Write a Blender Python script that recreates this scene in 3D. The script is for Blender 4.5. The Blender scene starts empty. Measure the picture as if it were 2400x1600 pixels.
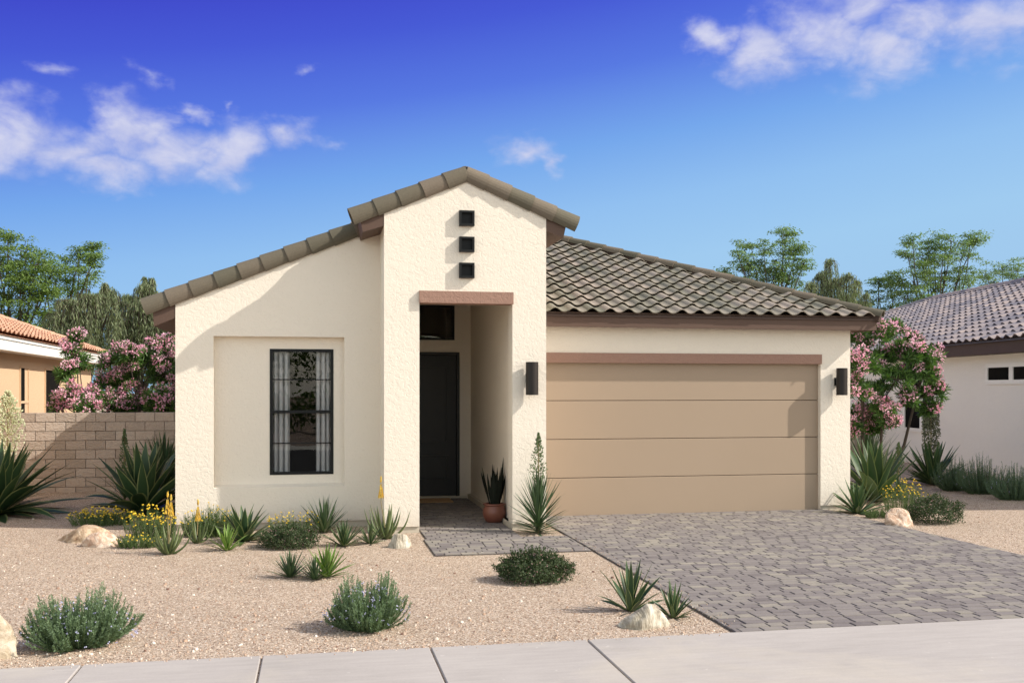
import bpy, math, random
from mathutils import Vector, noise as mnoise

# ------------------------------------------------------------------ scene, camera, world, sun
scene = bpy.context.scene
COL = scene.collection
YAW = 11.13          # camera looks this many degrees to the right of the facade's normal
F = 2353.0           # focal length in pixels of the 2400 wide photograph
HOR = 913.0          # row of the horizon in the photograph
CAMH = 1.75
SA, CA = math.sin(math.radians(YAW)), math.cos(math.radians(YAW))

cam = bpy.data.cameras.new('camera')
camo = bpy.data.objects.new('camera', cam)
COL.objects.link(camo)
camo.location = (0, 0, CAMH)
camo.rotation_euler = (math.radians(90), 0, math.radians(-YAW))
cam.sensor_width = 36
cam.lens = F / 2400 * 36
cam.shift_y = (HOR - 800) / 2400
cam.clip_start = 0.05
cam.clip_end = 2000
scene.camera = camo

scene.view_settings.view_transform = 'Standard'
scene.view_settings.look = 'None'
scene.view_settings.gamma = 1.0
scene.cycles.diffuse_bounces = 6
scene.view_settings.exposure = 0.35
EXPO = 2 ** 0.35

# sunlight travels along (-2.75, 1, -2.33)
SUNV = Vector((-2.75, 1.0, -2.33)).normalized()
sun = bpy.data.lights.new('sun', 'SUN')
sun.energy = 4.4
sun.angle = math.radians(0.55)
sun.color = (1.0, 0.93, 0.83)
suno = bpy.data.objects.new('sun', sun)
suno.rotation_euler = SUNV.to_track_quat('-Z', 'Y').to_euler()
COL.objects.link(suno)

def srgb(r, g, b):
    def f(c):
        c /= 255.0
        return c / 12.92 if c <= 0.04045 else ((c + 0.055) / 1.055) ** 2.4
    return (f(r), f(g), f(b))

class NT:
    """small node tree helper"""
    def __init__(s, tree):
        s.t = tree
        s.t.nodes.clear()
    def n(s, kind, **kw):
        nd = s.t.nodes.new(kind)
        for k, v in kw.items():
            if k.startswith('i_'):
                key = k[2:]
                key = int(key) if key.isdigit() else key.replace('_', ' ')
                s.set(nd, key, v)
            else:
                setattr(nd, k, v)
        return nd
    def set(s, nd, key, v):
        if isinstance(v, bpy.types.NodeSocket):
            s.t.links.new(v, nd.inputs[key])
        else:
            if isinstance(v, tuple) and len(v) == 3 and nd.inputs[key].type == 'RGBA':
                v = v + (1,)
            nd.inputs[key].default_value = v
    def m(s, op, a, b=0.0, clamp=False):
        nd = s.t.nodes.new('ShaderNodeMath')
        nd.operation = op
        nd.use_clamp = clamp
        s.set(nd, 0, a)
        s.set(nd, 1, b)
        return nd.outputs[0]
    def mix(s, f, a, b, blend='MIX'):
        nd = s.t.nodes.new('ShaderNodeMix')
        nd.data_type = 'RGBA'
        nd.blend_type = blend
        s.set(nd, 0, f)
        s.set(nd, 6, a)
        s.set(nd, 7, b)
        return nd.outputs[2]
    def ramp(s, f, stops, interp='LINEAR'):
        nd = s.t.nodes.new('ShaderNodeValToRGB')
        cr = nd.color_ramp
        cr.interpolation = interp
        while len(cr.elements) > 1:
            cr.elements.remove(cr.elements[-1])
        for k_, (p, c) in enumerate(stops):
            if not isinstance(c, tuple):
                c = (c, c, c)
            if k_ == 0:
                e = cr.elements[0]
                e.position = p
            else:
                e = cr.elements.new(p)
            e.color = c + (1,) if len(c) == 3 else c
        s.set(nd, 0, f)
        return nd.outputs[0]
    def noise(s, vec, scale, detail=4, rough=0.55, dist=0.0, w=None):
        nd = s.t.nodes.new('ShaderNodeTexNoise')
        s.set(nd, 'Vector', vec)
        s.set(nd, 'Scale', scale)
        s.set(nd, 'Detail', detail)
        s.set(nd, 'Roughness', rough)
        s.set(nd, 'Distortion', dist)
        return nd.outputs[0]

world = bpy.data.worlds.new('World')
scene.world = world
world.use_nodes = True
W = NT(world.node_tree)
geo = W.n('ShaderNodeTexCoord')
sep = W.n('ShaderNodeSeparateXYZ', i_0=geo.outputs['Generated'])
dx, dy, dz = sep.outputs
az = W.m('MULTIPLY', W.m('ARCTAN2', dx, dy), 57.2958)
el = W.m('MULTIPLY', W.m('ARCSINE', dz), 57.2958)
sky = W.n('ShaderNodeTexSky')
sky.sky_type = 'NISHITA'
sky.sun_disc = False
sky.sun_elevation = math.asin(-SUNV.z)
sky.sun_rotation = math.atan2(-SUNV.x, -SUNV.y)
sky.air_density = 1.0
sky.dust_density = 1.2
nish = W.mix(1.0, sky.outputs[0], (0.12, 0.105, 0.088), 'MULTIPLY')
# the deep blue northern part of the sky: by height, paler towards the right
g = W.m('ADD', W.m('ADD', el, -2.0), W.m('MULTIPLY', W.m('SUBTRACT', az, 11.0), -0.14))
g = W.m('DIVIDE', W.m('ADD', g, 5.0), 50.0, True)
def sk(r, gg, b):
    c = srgb(r, gg, b)
    return tuple(x / EXPO for x in c)
def gp(e):
    return (e + 5.0) / 50.0
blue = W.ramp(g, [(gp(-5), sk(165, 200, 232)), (gp(4), sk(160, 203, 240)), (gp(7.5), sk(146, 192, 240)),
                  (gp(11), sk(118, 168, 236)), (gp(15), sk(88, 122, 226)), (gp(18.5), sk(72, 92, 214)),
                  (gp(21.5), sk(64, 72, 202)), (gp(40), sk(50, 60, 180))])
# clouds fixed to the sky dome
cvec = W.n('ShaderNodeCombineXYZ', i_0=az, i_1=el).outputs[0]
cst = W.n('ShaderNodeVectorMath', operation='MULTIPLY', i_0=cvec, i_1=(1.0, 1.5, 1.0)).outputs[0]
wn = W.n('ShaderNodeTexNoise', i_Vector=cst, i_Scale=0.22, i_Detail=5.0, i_Roughness=0.55)
wn = W.n('ShaderNodeVectorMath', operation='SUBTRACT', i_0=wn.outputs['Color'], i_1=(0.5, 0.5, 0.5)).outputs[0]
wn = W.n('ShaderNodeVectorMath', operation='MULTIPLY', i_0=wn, i_1=(9.0, 4.5, 0.0)).outputs[0]
cwarp = W.n('ShaderNodeVectorMath', operation='ADD', i_0=cvec, i_1=wn).outputs[0]
n1 = W.noise(cst, 0.16, 8, 0.60, 0.5)
n2 = W.noise(cst, 0.40, 6, 0.58, 0.4)
def pix2sky(u, v):
    a = math.atan((u - 1200) / F)
    e = math.atan((HOR - v) / F * math.cos(a))
    return math.degrees(a) + YAW, math.degrees(e)
clouds = [(30, 320, 105, 58, 1), (150, 350, 105, 50, .95), (305, 308, 72, 66, 1), (250, 390, 110, 42, .95), (400, 345, 100, 55, .95),
          (530, 345, 80, 60, 1), (680, 322, 85, 36, .85), (430, 245, 60, 26, .72), (-80, 330, 120, 70, 1),
          (150, 176, 75, 34, .56), (322, 186, 62, 40, .54), (675, 150, 62, 26, .50), (530, 250, 30, 26, .54),
          (1262, 342, 98, 36, .80), (1312, 374, 60, 30, .70),
          (1655, 92, 80, 36, .85), (1800, 112, 85, 62, 1), (1940, 66, 100, 70, .98), (2055, 120, 95, 64, .98), (2190, 66, 105, 48, .92),
          (2320, 58, 100, 54, .98), (2450, 40, 120, 66, 1), (2060, -30, 160, 80, 1)]
best = None
for (u, v, ru, rv, wgt) in clouds:
    a, e = pix2sky(u, v)
    s_ = W.n('ShaderNodeVectorMath', operation='SUBTRACT', i_0=cwarp, i_1=(a, e, 0)).outputs[0]
    s_ = W.n('ShaderNodeVectorMath', operation='MULTIPLY', i_0=s_, i_1=(41.0 / ru, 41.0 / rv, 0)).outputs[0]
    ln = W.n('ShaderNodeVectorMath', operation='LENGTH', i_0=s_).outputs['Value']
    c_ = W.m('SUBTRACT', wgt, W.m('MULTIPLY', ln, 0.62))
    best = c_ if best is None else W.m('MAXIMUM', best, c_)
nn = W.m('ADD', W.m('MULTIPLY', W.m('SUBTRACT', n1, 0.5), 0.55), W.m('MULTIPLY', W.m('SUBTRACT', n2, 0.5), 0.6))
dens = W.m('ADD', best, nn)
mr = W.n('ShaderNodeMapRange', interpolation_type='SMOOTHSTEP', i_0=dens, i_1=0.08, i_2=0.98).outputs[0]
ccol = W.mix(W.m('MULTIPLY', W.m('SUBTRACT', n2, 0.35), 2.5, True), sk(190, 196, 232), sk(226, 226, 242))
front = W.mix(W.m('MULTIPLY', mr, 0.92), blue, ccol)
# towards the street and the sun the sky is the pale bright one
back = W.n('ShaderNodeMapRange', interpolation_type='SMOOTHSTEP', i_0=dy, i_1=0.72, i_2=0.10).outputs[0]
pale = W.mix(1.0, nish, (0.445, 0.46, 0.45), 'ADD')
hz = W.ramp(W.m('DIVIDE', el, 90.0, True), [(0.0, 1.0), (0.12, 0.78), (0.35, 0.50), (1.0, 0.42)])
pale = W.mix(1.0, pale, hz, 'MULTIPLY')
pale = W.n('ShaderNodeVectorMath', operation='SCALE', i_0=pale, i_Scale=1.66).outputs[0]
final = W.mix(back, front, pale)
bg = W.n('ShaderNodeBackground', i_Color=final, i_Strength=1.0)
wo = W.n('ShaderNodeOutputWorld')
world.node_tree.links.new(bg.outputs[0], wo.inputs[0])
world.cycles.sampling_method = 'MANUAL'
world.cycles.sample_map_resolution = 512

# ------------------------------------------------------------------ helpers
def P(u, v, z=0.0):
    """ground point seen at a pixel of the photograph"""
    d = F * (CAMH - z) / (v - HOR)
    l = (u - 1200) / F * d
    return Vector((l * CA + d * SA, -l * SA + d * CA, z))
def depth(p):
    return p.x * SA + p.y * CA
def px(p, n):
    return n / F * depth(p)

class MB:
    def __init__(s):
        s.v = []; s.f = []; s.t = []; s.e = []
    def add(s, vs, fs, tint=0.5, edge=0.0):
        o = len(s.v)
        s.v.extend([tuple(p) for p in vs])
        for i, f in enumerate(fs):
            s.f.append([o + k for k in f])
            s.t.append(tint[i] if isinstance(tint, (list, tuple)) else tint)
            s.e.append(edge[i] if isinstance(edge, (list, tuple)) else edge)
    def face(s, *pts, tint=0.5):
        s.add(pts, [list(range(len(pts)))], tint)
    def box(s, x0, x1, y0, y1, z0, z1, tint=0.5):
        s.add([(x0, y0, z0), (x1, y0, z0), (x1, y1, z0), (x0, y1, z0), (x0, y0, z1), (x1, y0, z1), (x1, y1, z1), (x0, y1, z1)],
              [(0, 3, 2, 1), (4, 5, 6, 7), (0, 1, 5, 4), (1, 2, 6, 5), (2, 3, 7, 6), (3, 0, 4, 7)], tint)
    def prism(s, poly, y0, y1, tint=0.5):
        """polygon of (x,z) extruded along y"""
        n = len(poly)
        vs = [(x, y0, z) for x, z in poly] + [(x, y1, z) for x, z in poly]
        fs = [list(range(n)), list(range(2 * n - 1, n - 1, -1))] + [(i, i + n, (i + 1) % n + n, (i + 1) % n) for i in range(n)]
        s.add(vs, fs, tint)
    def tube(s, pts, rad, k=6, tint=0.5, cap=True, flat=1.0):
        pts = [Vector(p) for p in pts]
        vs = []
        n = len(pts)
        for i, p in enumerate(pts):
            d = (pts[min(i + 1, n - 1)] - pts[max(i - 1, 0)])
            if d.length < 1e-9:
                d = Vector((0, 0, 1))
            d.normalize()
            a = d.cross(Vector((0, 0, 1)))
            if a.length < 1e-3:
                a = Vector((1, 0, 0))
            a.normalize()
            b = d.cross(a)
            r = rad[i] if isinstance(rad, (list, tuple)) else rad
            for j in range(k):
                t = 2 * math.pi * j / k
                vs.append(p + a * (r * math.cos(t)) + b * (r * flat * math.sin(t)))
        fs = []
        for i in range(n - 1):
            for j in range(k):
                fs.append((i * k + j, i * k + (j + 1) % k, (i + 1) * k + (j + 1) % k, (i + 1) * k + j))
        if cap:
            fs.append(list(range(k - 1, -1, -1)))
            fs.append([(n - 1) * k + j for j in range(k)])
        s.add(vs, fs, tint)
    def lathe(s, prof, c, k=24, tint=0.5):
        vs = []
        for r, z in prof:
            for j in range(k):
                t = 2 * math.pi * j / k
                vs.append((c[0] + r * math.cos(t), c[1] + r * math.sin(t), c[2] + z))
        fs = []
        for i in range(len(prof) - 1):
            for j in range(k):
                fs.append((i * k + j, i * k + (j + 1) % k, (i + 1) * k + (j + 1) % k, (i + 1) * k + j))
        s.add(vs, fs, tint)
    def build(s, name, mat, parent=None, smooth=False, loc=None):
        me = bpy.data.meshes.new(name)
        vs = s.v
        if loc is not None:
            vs = [(a - loc[0], b - loc[1], c - loc[2]) for a, b, c in vs]
        me.from_pydata(vs, [], s.f)
        a = me.attributes.new('tint', 'FLOAT', 'FACE')
        a.data.foreach_set('value', s.t)
        if any(s.e):
            a = me.attributes.new('edge', 'FLOAT', 'FACE')
            a.data.foreach_set('value', s.e)
        if smooth:
            me.polygons.foreach_set('use_smooth', [True] * len(me.polygons))
        me.materials.append(mat)
        me.update()
        o = bpy.data.objects.new(name, me)
        COL.objects.link(o)
        if parent:
            o.parent = parent
            if loc is None:                # mesh written in world coordinates: keep it there
                base = parent
                off = Vector((0, 0, 0))
                while base:
                    off += base.location
                    base = base.parent
                o.location = -off
        elif loc is not None:
            o.location = loc
        return o

def tag(o, label=None, cat=None, group=None, kind=None):
    if label: o['label'] = label
    if cat: o['category'] = cat
    if group: o['group'] = group
    if kind: o['kind'] = kind
    return o
def thing(name, label, cat, loc=(0, 0, 0), group=None):
    o = bpy.data.objects.new(name, None)
    o.location = loc
    o.empty_display_size = 0.2
    COL.objects.link(o)
    return tag(o, label, cat, group)

# ------------------------------------------------------------------ materials
def mat(name, builder, disp=False):
    m = bpy.data.materials.new(name)
    m.use_nodes = True
    N = NT(m.node_tree)
    out = N.n('ShaderNodeOutputMaterial')
    sh = builder(N)
    m.node_tree.links.new(sh, out.inputs[0])
    return m
def pb(N, col, rough=0.8, bump=None, bstr=0.3, bdist=0.01, metal=0.0, spec=0.3, **kw):
    p = N.n('ShaderNodeBsdfPrincipled')
    N.set(p, 'Base Color', col)
    N.set(p, 'Roughness', rough)
    N.set(p, 'Metallic', metal)
    N.set(p, 'Specular IOR Level', spec)
    for k, v in kw.items():
        N.set(p, k.replace('_', ' '), v)
    if bump is not None:
        b = N.n('ShaderNodeBump', i_Height=bump, i_Strength=bstr, i_Distance=bdist)
        N.set(p, 'Normal', b.outputs[0])
    return p.outputs[0]
def oc(N):
    return N.n('ShaderNodeTexCoord').outputs['Object']
def attr(N, name='tint'):
    return N.n('ShaderNodeAttribute', attribute_name=name).outputs['Fac']
def vscale(N, v, s):
    return N.n('ShaderNodeVectorMath', operation='MULTIPLY', i_0=v, i_1=s).outputs[0]

def stucco(name, col, var=0.05, strength=0.5, dist=0.012):
    def b(N):
        c = oc(N)
        a = N.noise(c, 21, 6, 0.62, 0.9)
        r = N.ramp(a, [(0.40, 0.0), (0.50, 0.7), (0.66, 1.0)])
        f = N.noise(c, 110, 4, 0.7)
        h = N.m('ADD', N.m('MULTIPLY', r, 0.75), N.m('MULTIPLY', f, 0.35))
        big = N.noise(c, 0.9, 3, 0.5)
        v = N.m('ADD', 1.0 - var, N.m('MULTIPLY', N.m('ADD', N.m('MULTIPLY', big, .7), N.m('MULTIPLY', f, .5)), var * 1.6))
        cc = N.mix(1.0, col, N.n('ShaderNodeCombineColor', i_0=v, i_1=v, i_2=v).outputs[0], 'MULTIPLY')
        pit = N.ramp(N.noise(c, 34, 5, .7, .6), [(.30, 1.0), (.40, 0.0)])
        cc = N.mix(N.m('MULTIPLY', pit, .22), cc, (.42, .36, .28))
        pz = N.n('ShaderNodeSeparateXYZ', i_0=N.n('ShaderNodeNewGeometry').outputs['Position']).outputs[2]
        dirt = N.m('MULTIPLY', N.ramp(N.m('ADD', pz, N.m('MULTIPLY', N.noise(c, 4, 5, .65), .5)), [(.22, 1.0), (.52, 0.0)]), .30)
        cc = N.mix(dirt, cc, (.48, .37, .27))
        return pb(N, cc, 0.9, h, strength, dist, spec=0.15)
    return mat(name, b)

M = {}
M['stucco'] = stucco('cream_stucco', (0.80, 0.73, 0.63), strength=.40, dist=.008)
M['stucco_grey'] = stucco('grey_stucco', (0.80, 0.77, 0.71), strength=0.4)
M['stucco_tan'] = stucco('tan_stucco', (0.64, 0.455, 0.29), strength=0.4)
M['trim'] = stucco('brown_stucco_trim', (0.33, 0.205, 0.16), strength=0.45)
M['found'] = mat('foundation', lambda N: pb(N, N.mix(N.noise(oc(N), 14, 4), (.50, .45, .36), (.60, .54, .45)), .9, spec=.1))
def wood_brown(N):
    c = oc(N)
    n = N.noise(vscale(N, c, (3, 3, 40)), 3, 4)
    return pb(N, N.mix(n, (.095, .058, .043), (.118, .073, .055)), .65, n, .1, .003)
M['fascia'] = mat('brown_fascia', wood_brown)
M['fascia_dark'] = mat('dark_brown_fascia', lambda N: pb(N, N.mix(N.noise(oc(N), 6, 3), (.065, .042, .034), (.08, .052, .042)), .7))
M['white_paint'] = mat('white_paint', lambda N: pb(N, N.mix(N.noise(oc(N), 5, 3), (.78, .76, .70), (.82, .80, .75)), .5))
def metal_dark(N):
    return pb(N, N.mix(N.noise(oc(N), 30, 3), (.007, .008, .009), (.012, .013, .014)), .5, spec=.2)
M['black_metal'] = mat('black_metal', metal_dark)
M['bronze'] = mat('dark_bronze', lambda N: pb(N, N.mix(N.noise(oc(N), 20, 3), (.012, .009, .0075), (.018, .013, .011)), .45, spec=.35))
M['door_black'] = mat('black_door_paint', lambda N: pb(N, N.mix(N.noise(oc(N), 12, 3), (.020, .0205, .021), (.026, .026, .026)), .48, spec=.4))
def garage(N):
    c = oc(N)
    f = N.noise(vscale(N, c, (60, 60, 8)), 4, 3)
    g_ = N.noise(c, .8, 3)
    col = N.mix(g_, (.335, .255, .185), (.355, .272, .20))
    return pb(N, col, .62, f, .12, .002, spec=.3)
M['garage'] = mat('beige_garage_paint', garage)
M['seam'] = mat('seam_dark', lambda N: pb(N, N.mix(N.noise(oc(N), 9, 2), (.05, .03, .022), (.07, .045, .03)), .8))
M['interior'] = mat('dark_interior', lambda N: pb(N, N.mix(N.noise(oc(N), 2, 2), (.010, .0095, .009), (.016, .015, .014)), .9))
M['curtain'] = mat('grey_curtain', lambda N: pb(N, N.mix(N.noise(oc(N), 40, 2), (.66, .64, .66), (.74, .72, .74)), .9, spec=.1))
def glass(N):
    tr = N.n('ShaderNodeBsdfTransparent', i_Color=(.90, .92, .91))
    gl = N.n('ShaderNodeBsdfGlossy', i_Roughness=0.01, i_Color=(1, 1, 1))
    b = N.n('ShaderNodeBump', i_Height=N.noise(oc(N), 2.0, 2), i_Strength=.05, i_Distance=.02)
    N.set(gl, 'Normal', b.outputs[0])
    fr = N.n('ShaderNodeFresnel', i_IOR=1.5)
    f = N.m('MULTIPLY', fr.outputs[0], 1.1, True)
    mx = N.n('ShaderNodeMixShader', i_0=f, i_1=tr.outputs[0], i_2=gl.outputs[0])
    return mx.outputs[0]
M['glass'] = mat('window_glass', glass)
M['dark_pane'] = mat('dark_pane', lambda N: pb(N, N.mix(N.noise(oc(N), 1.5, 3), (.006, .007, .008), (.022, .019, .016)), .6, spec=.0))

def tile_mat(name, stops, rough=.8):
    def b(N):
        t = attr(N)
        c = oc(N)
        n = N.noise(c, 7, 5, .6)
        f = N.noise(c, 60, 3, .6)
        tt = N.m('ADD', N.m('MULTIPLY', t, .8), N.m('MULTIPLY', n, .3))
        col = N.ramp(tt, stops)
        v = N.m('ADD', .78, N.m('MULTIPLY', f, .44))
        col = N.mix(1.0, col, N.n('ShaderNodeCombineColor', i_0=v, i_1=v, i_2=v).outputs[0], 'MULTIPLY')
        return pb(N, col, rough, N.m('ADD', n, f), .25, .004, spec=.2)
    return mat(name, b)
M['tile'] = tile_mat('brown_green_tile', [(.0, (.185, .182, .14)), (.35, (.255, .238, .19)), (.65, (.325, .288, .237)), (1, (.38, .322, .27))])
M['ridge'] = tile_mat('olive_ridge_tile', [(.0, (.10, .095, .068)), (.5, (.138, .118, .088)), (1, (.18, .145, .112))])
M['tile_grey'] = tile_mat('mauve_grey_tile', [(.0, (.15, .145, .18)), (.4, (.235, .215, .24)), (.7, (.37, .31, .30)), (1, (.44, .36, .33))])
M['tile_red'] = tile_mat('terracotta_tile', [(.0, (.36, .21, .15)), (.5, (.50, .285, .185)), (1, (.58, .36, .25))])

def gravel(N):
    c = oc(N)
    vo = N.n('ShaderNodeTexVoronoi', i_Vector=c, i_Scale=105.0)
    vo.feature = 'F1'
    v2 = N.n('ShaderNodeTexVoronoi', i_Vector=c, i_Scale=190.0)
    sepc = N.n('ShaderNodeSeparateColor', i_0=vo.outputs['Color'])
    col = N.ramp(sepc.outputs[0], [(0, (.13, .09, .065)), (.10, (.28, .20, .15)), (.32, (.48, .365, .275)), (.6, (.575, .45, .345)), (.8, (.655, .52, .41)), (.93, (.76, .64, .52)), (1, (.85, .78, .70))])
    big = N.noise(c, .55, 4, .55)
    med = N.noise(c, 5, 4, .6)
    v = N.m('ADD', .80, N.m('ADD', N.m('MULTIPLY', big, .22), N.m('MULTIPLY', med, .18)))
    dark = N.ramp(vo.outputs['Distance'], [(.35, 1.0), (.8, .68)])
    col = N.mix(1.0, col, N.n('ShaderNodeCombineColor', i_0=v, i_1=v, i_2=v).outputs[0], 'MULTIPLY')
    col = N.mix(1.0, col, dark, 'MULTIPLY')
    h = N.m('SUBTRACT', N.m('MULTIPLY', sepc.outputs[1], .5), vo.outputs['Distance'])
    h = N.m('ADD', h, N.m('MULTIPLY', v2.outputs['Distance'], -.3))
    return pb(N, col, .9, h, .8, .009, spec=.1)
M['gravel'] = mat('tan_gravel', gravel)
def pebble(N):
    c = oc(N)
    col = N.ramp(attr(N), [(0, (.20, .12, .09)), (.3, (.42, .29, .21)), (.7, (.52, .40, .31)), (1, (.75, .68, .60))])
    return pb(N, col, .85, N.noise(c, 80, 2), .3, .003, spec=.15)
M['pebble'] = mat('pebble', pebble)
def paver(N):
    c = oc(N)
    n = N.noise(c, 5.5, 5, .65, .6)
    f = N.noise(c, 70, 4, .7)
    t = N.m('ADD', N.m('MULTIPLY', attr(N), .62), N.m('MULTIPLY', n, .55))
    col = N.ramp(t, [(.12, (.115, .100, .101)), (.40, (.180, .160, .157)), (.62, (.215, .193, .184)), (.80, (.255, .232, .20)), (1, (.31, .28, .24))])
    v = N.m('ADD', .78, N.m('MULTIPLY', f, .44))
    col = N.mix(1.0, col, N.n('ShaderNodeCombineColor', i_0=v, i_1=v, i_2=v).outputs[0], 'MULTIPLY')
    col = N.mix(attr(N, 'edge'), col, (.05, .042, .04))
    return pb(N, col, .85, N.m('ADD', f, n), .35, .004, spec=.2)
M['paver'] = mat('grey_paver', paver)
M['joint'] = mat('joint_sand', lambda N: pb(N, N.mix(N.noise(oc(N), 60, 3), (.045, .038, .034), (.09, .075, .065)), .95, spec=.05))
def concrete(N):
    c = oc(N)
    big = N.noise(c, .9, 5, .6, .5)
    f = N.noise(c, 55, 5, .7)
    st = N.noise(vscale(N, c, (1.2, 9, 1)), 2.2, 5, .6, .4)
    sp = N.noise(c, 14, 3, .6)
    spots = N.ramp(sp, [(.70, 0.0), (.74, 1.0)])
    t = N.m('ADD', N.m('MULTIPLY', big, .5), N.m('MULTIPLY', st, .5))
    col = N.ramp(t, [(.3, (.335, .310, .290)), (.5, (.385, .355, .335)), (.7, (.435, .405, .38))])
    v = N.m('ADD', .90, N.m('MULTIPLY', f, .2))
    col = N.mix(1.0, col, N.n('ShaderNodeCombineColor', i_0=v, i_1=v, i_2=v).outputs[0], 'MULTIPLY')
    col = N.mix(N.m('MULTIPLY', spots, .35), col, (.62, .59, .55))
    stn = N.ramp(N.noise(c, .55, 6, .65, 1.2), [(.52, 0.0), (.70, 1.0)])
    col = N.mix(N.m('MULTIPLY', stn, .45), col, (.50, .45, .37))
    ck = N.ramp(N.noise(c, 3.1, 7, .7, 2.0), [(.492, 0.0), (.5, 1.0), (.508, 0.0)])
    col = N.mix(N.m('MULTIPLY', ck, .10), col, (.20, .18, .16))
    return pb(N, col, .8, f, .25, .003, spec=.25)
M['concrete'] = mat('sidewalk_concrete', concrete)
M['asphalt'] = mat('asphalt', lambda N: pb(N, N.mix(N.noise(oc(N), 40, 5, .7), (.04, .04, .042), (.075, .073, .07)), .85, N.noise(oc(N), 120, 3), .4, .005))
def cmu(N):
    c = oc(N)
    n = N.noise(vscale(N, c, (1, 1, 2.2)), 13, 6, .65, .5)
    t = N.m('ADD', N.m('MULTIPLY', attr(N), .6), N.m('MULTIPLY', n, .4))
    col = N.ramp(t, [(.1, (.42, .345, .28)), (.5, (.52, .43, .36)), (.9, (.60, .51, .43))])
    return pb(N, col, .92, n, .9, .03, spec=.1)
M['cmu'] = mat('split_face_block', cmu)
M['mortar'] = mat('mortar', lambda N: pb(N, N.mix(N.noise(oc(N), 20, 3), (.27, .225, .185), (.36, .30, .25)), .95, spec=.05))

def rock(name, c1, c2, c3, ang=(1, 1, 1), sc=2.5):
    def b(N):
        c = oc(N)
        n = N.noise(vscale(N, c, ang), sc * 2.2, 8, .68, 1.4)
        m_ = N.noise(c, sc * 7, 5, .6)
        t = N.m('ADD', N.m('MULTIPLY', n, .7), N.m('MULTIPLY', m_, .3))
        col = N.ramp(t, [(.34, c1), (.48, c2), (.62, c3)])
        return pb(N, col, .88, N.m('ADD', n, N.m('MULTIPLY', m_, .4)), .8, .03, spec=.15)
    return mat(name, b)
M['rock_tan'] = rock('tan_rock', (.20, .12, .075), (.42, .30, .20), (.60, .48, .36))
M['rock_pink'] = rock('pink_rock', (.34, .19, .13), (.55, .40, .30), (.75, .66, .56), (1, 1, 1), 3.5)
M['rock_band'] = rock('banded_rock', (.16, .14, .11), (.42, .37, .29), (.72, .68, .58), (6, 1, 1.4), 1.6)
M['rock_pale'] = rock('pale_rock', (.27, .21, .14), (.47, .39, .29), (.62, .55, .45), (1, 1, 1), 3.4)

def leaf(name, dark, light, edgec=None, trans=.25, rough=.5, spec=.35, stripes=0):
    def b(N):
        t = attr(N)
        n = N.noise(oc(N), 9, 3, .6)
        col = N.mix(N.m('ADD', N.m('MULTIPLY', t, .75), N.m('MULTIPLY', n, .25)), dark, light)
        if edgec:
            col = N.mix(attr(N, 'edge'), col, edgec)
        p = N.n('ShaderNodeBsdfPrincipled')
        N.set(p, 'Base Color', col); N.set(p, 'Roughness', rough); N.set(p, 'Specular IOR Level', spec)
        if trans <= 0:
            return p.outputs[0]
        tl = N.n('ShaderNodeBsdfTranslucent')
        N.set(tl, 'Color', N.mix(1.0, col, (1.0, 1.0, 1.0) if 'flower' in name else (1.1, 1.25, .5), 'MULTIPLY'))
        mx = N.n('ShaderNodeMixShader', i_0=trans, i_1=p.outputs[0], i_2=tl.outputs[0])
        return mx.outputs[0]
    return mat(name, b)
M['agave_var'] = leaf('variegated_agave', (.018, .045, .018), (.060, .110, .048), (.27, .30, .13), .08, .42)
M['agave_green'] = leaf('green_agave', (.022, .050, .022), (.07, .13, .05), (.15, .19, .07), .08, .42)
M['yucca'] = leaf('yucca_leaf', (.022, .050, .028), (.085, .145, .065), (.20, .24, .11), .08, .42)
M['yucca_bright'] = leaf('bright_yucca_leaf', (.04, .085, .02), (.16, .28, .05), (.36, .42, .14), .15, .42)
M['snake'] = leaf('snake_plant_leaf', (.006, .008, .006), (.016, .020, .014), None, 0, .6, .1)
M['aloe'] = leaf('aloe_leaf', (.055, .085, .03), (.13, .16, .06), (.30, .17, .06), .0, .45)
M['aloe_flower'] = leaf('aloe_flower', (.80, .52, .04), (.90, .76, .22), None, .25, .6)
M['stalk'] = leaf('flower_stalk', (.20, .15, .07), (.30, .24, .12), None, 0, .7)
M['bud'] = leaf('green_bud', (.07, .12, .045), (.16, .22, .09), None, .2, .6)
M['cream_flower'] = leaf('cream_flower', (.55, .58, .33), (.82, .82, .60), None, .3, .6)
M['rosemary'] = leaf('rosemary_needles', (.065, .12, .06), (.21, .295, .17), None, .2, .6)
M['rosemary_dark'] = leaf('grey_rosemary_needles', (.05, .09, .06), (.15, .225, .15), None, .2, .6)
M['lilac'] = leaf('lilac_flower', (.35, .36, .62), (.70, .70, .88), None, .2, .7)
M['cover'] = leaf('groundcover_leaf', (.016, .036, .012), (.075, .105, .04), None, .2, .6)
M['pinkish'] = leaf('small_pink_flower', (.38, .20, .20), (.62, .42, .40), None, .2, .7)
M['wild'] = leaf('wildflower_leaf', (.06, .11, .03), (.16, .23, .08), None, .3, .6)
M['yellow'] = leaf('yellow_flower', (.72, .46, .02), (.90, .70, .07), None, .25, .7)
M['ole_leaf'] = leaf('oleander_leaf', (.025, .075, .018), (.16, .28, .07), None, .25, .45)
M['ole_flower'] = leaf('oleander_flower', (.86, .30, .47), (1.0, .74, .82), None, .35, .7)
M['tree_leaf'] = leaf('tree_leaf', (.055, .105, .022), (.22, .32, .085), None, .35, .5)
M['tree_leaf2'] = leaf('tree_leaf_blue', (.06, .12, .04), (.23, .33, .12), None, .35, .5)
M['willow_leaf'] = leaf('willow_leaf', (.085, .115, .06), (.30, .35, .19), None, .3, .6)
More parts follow.
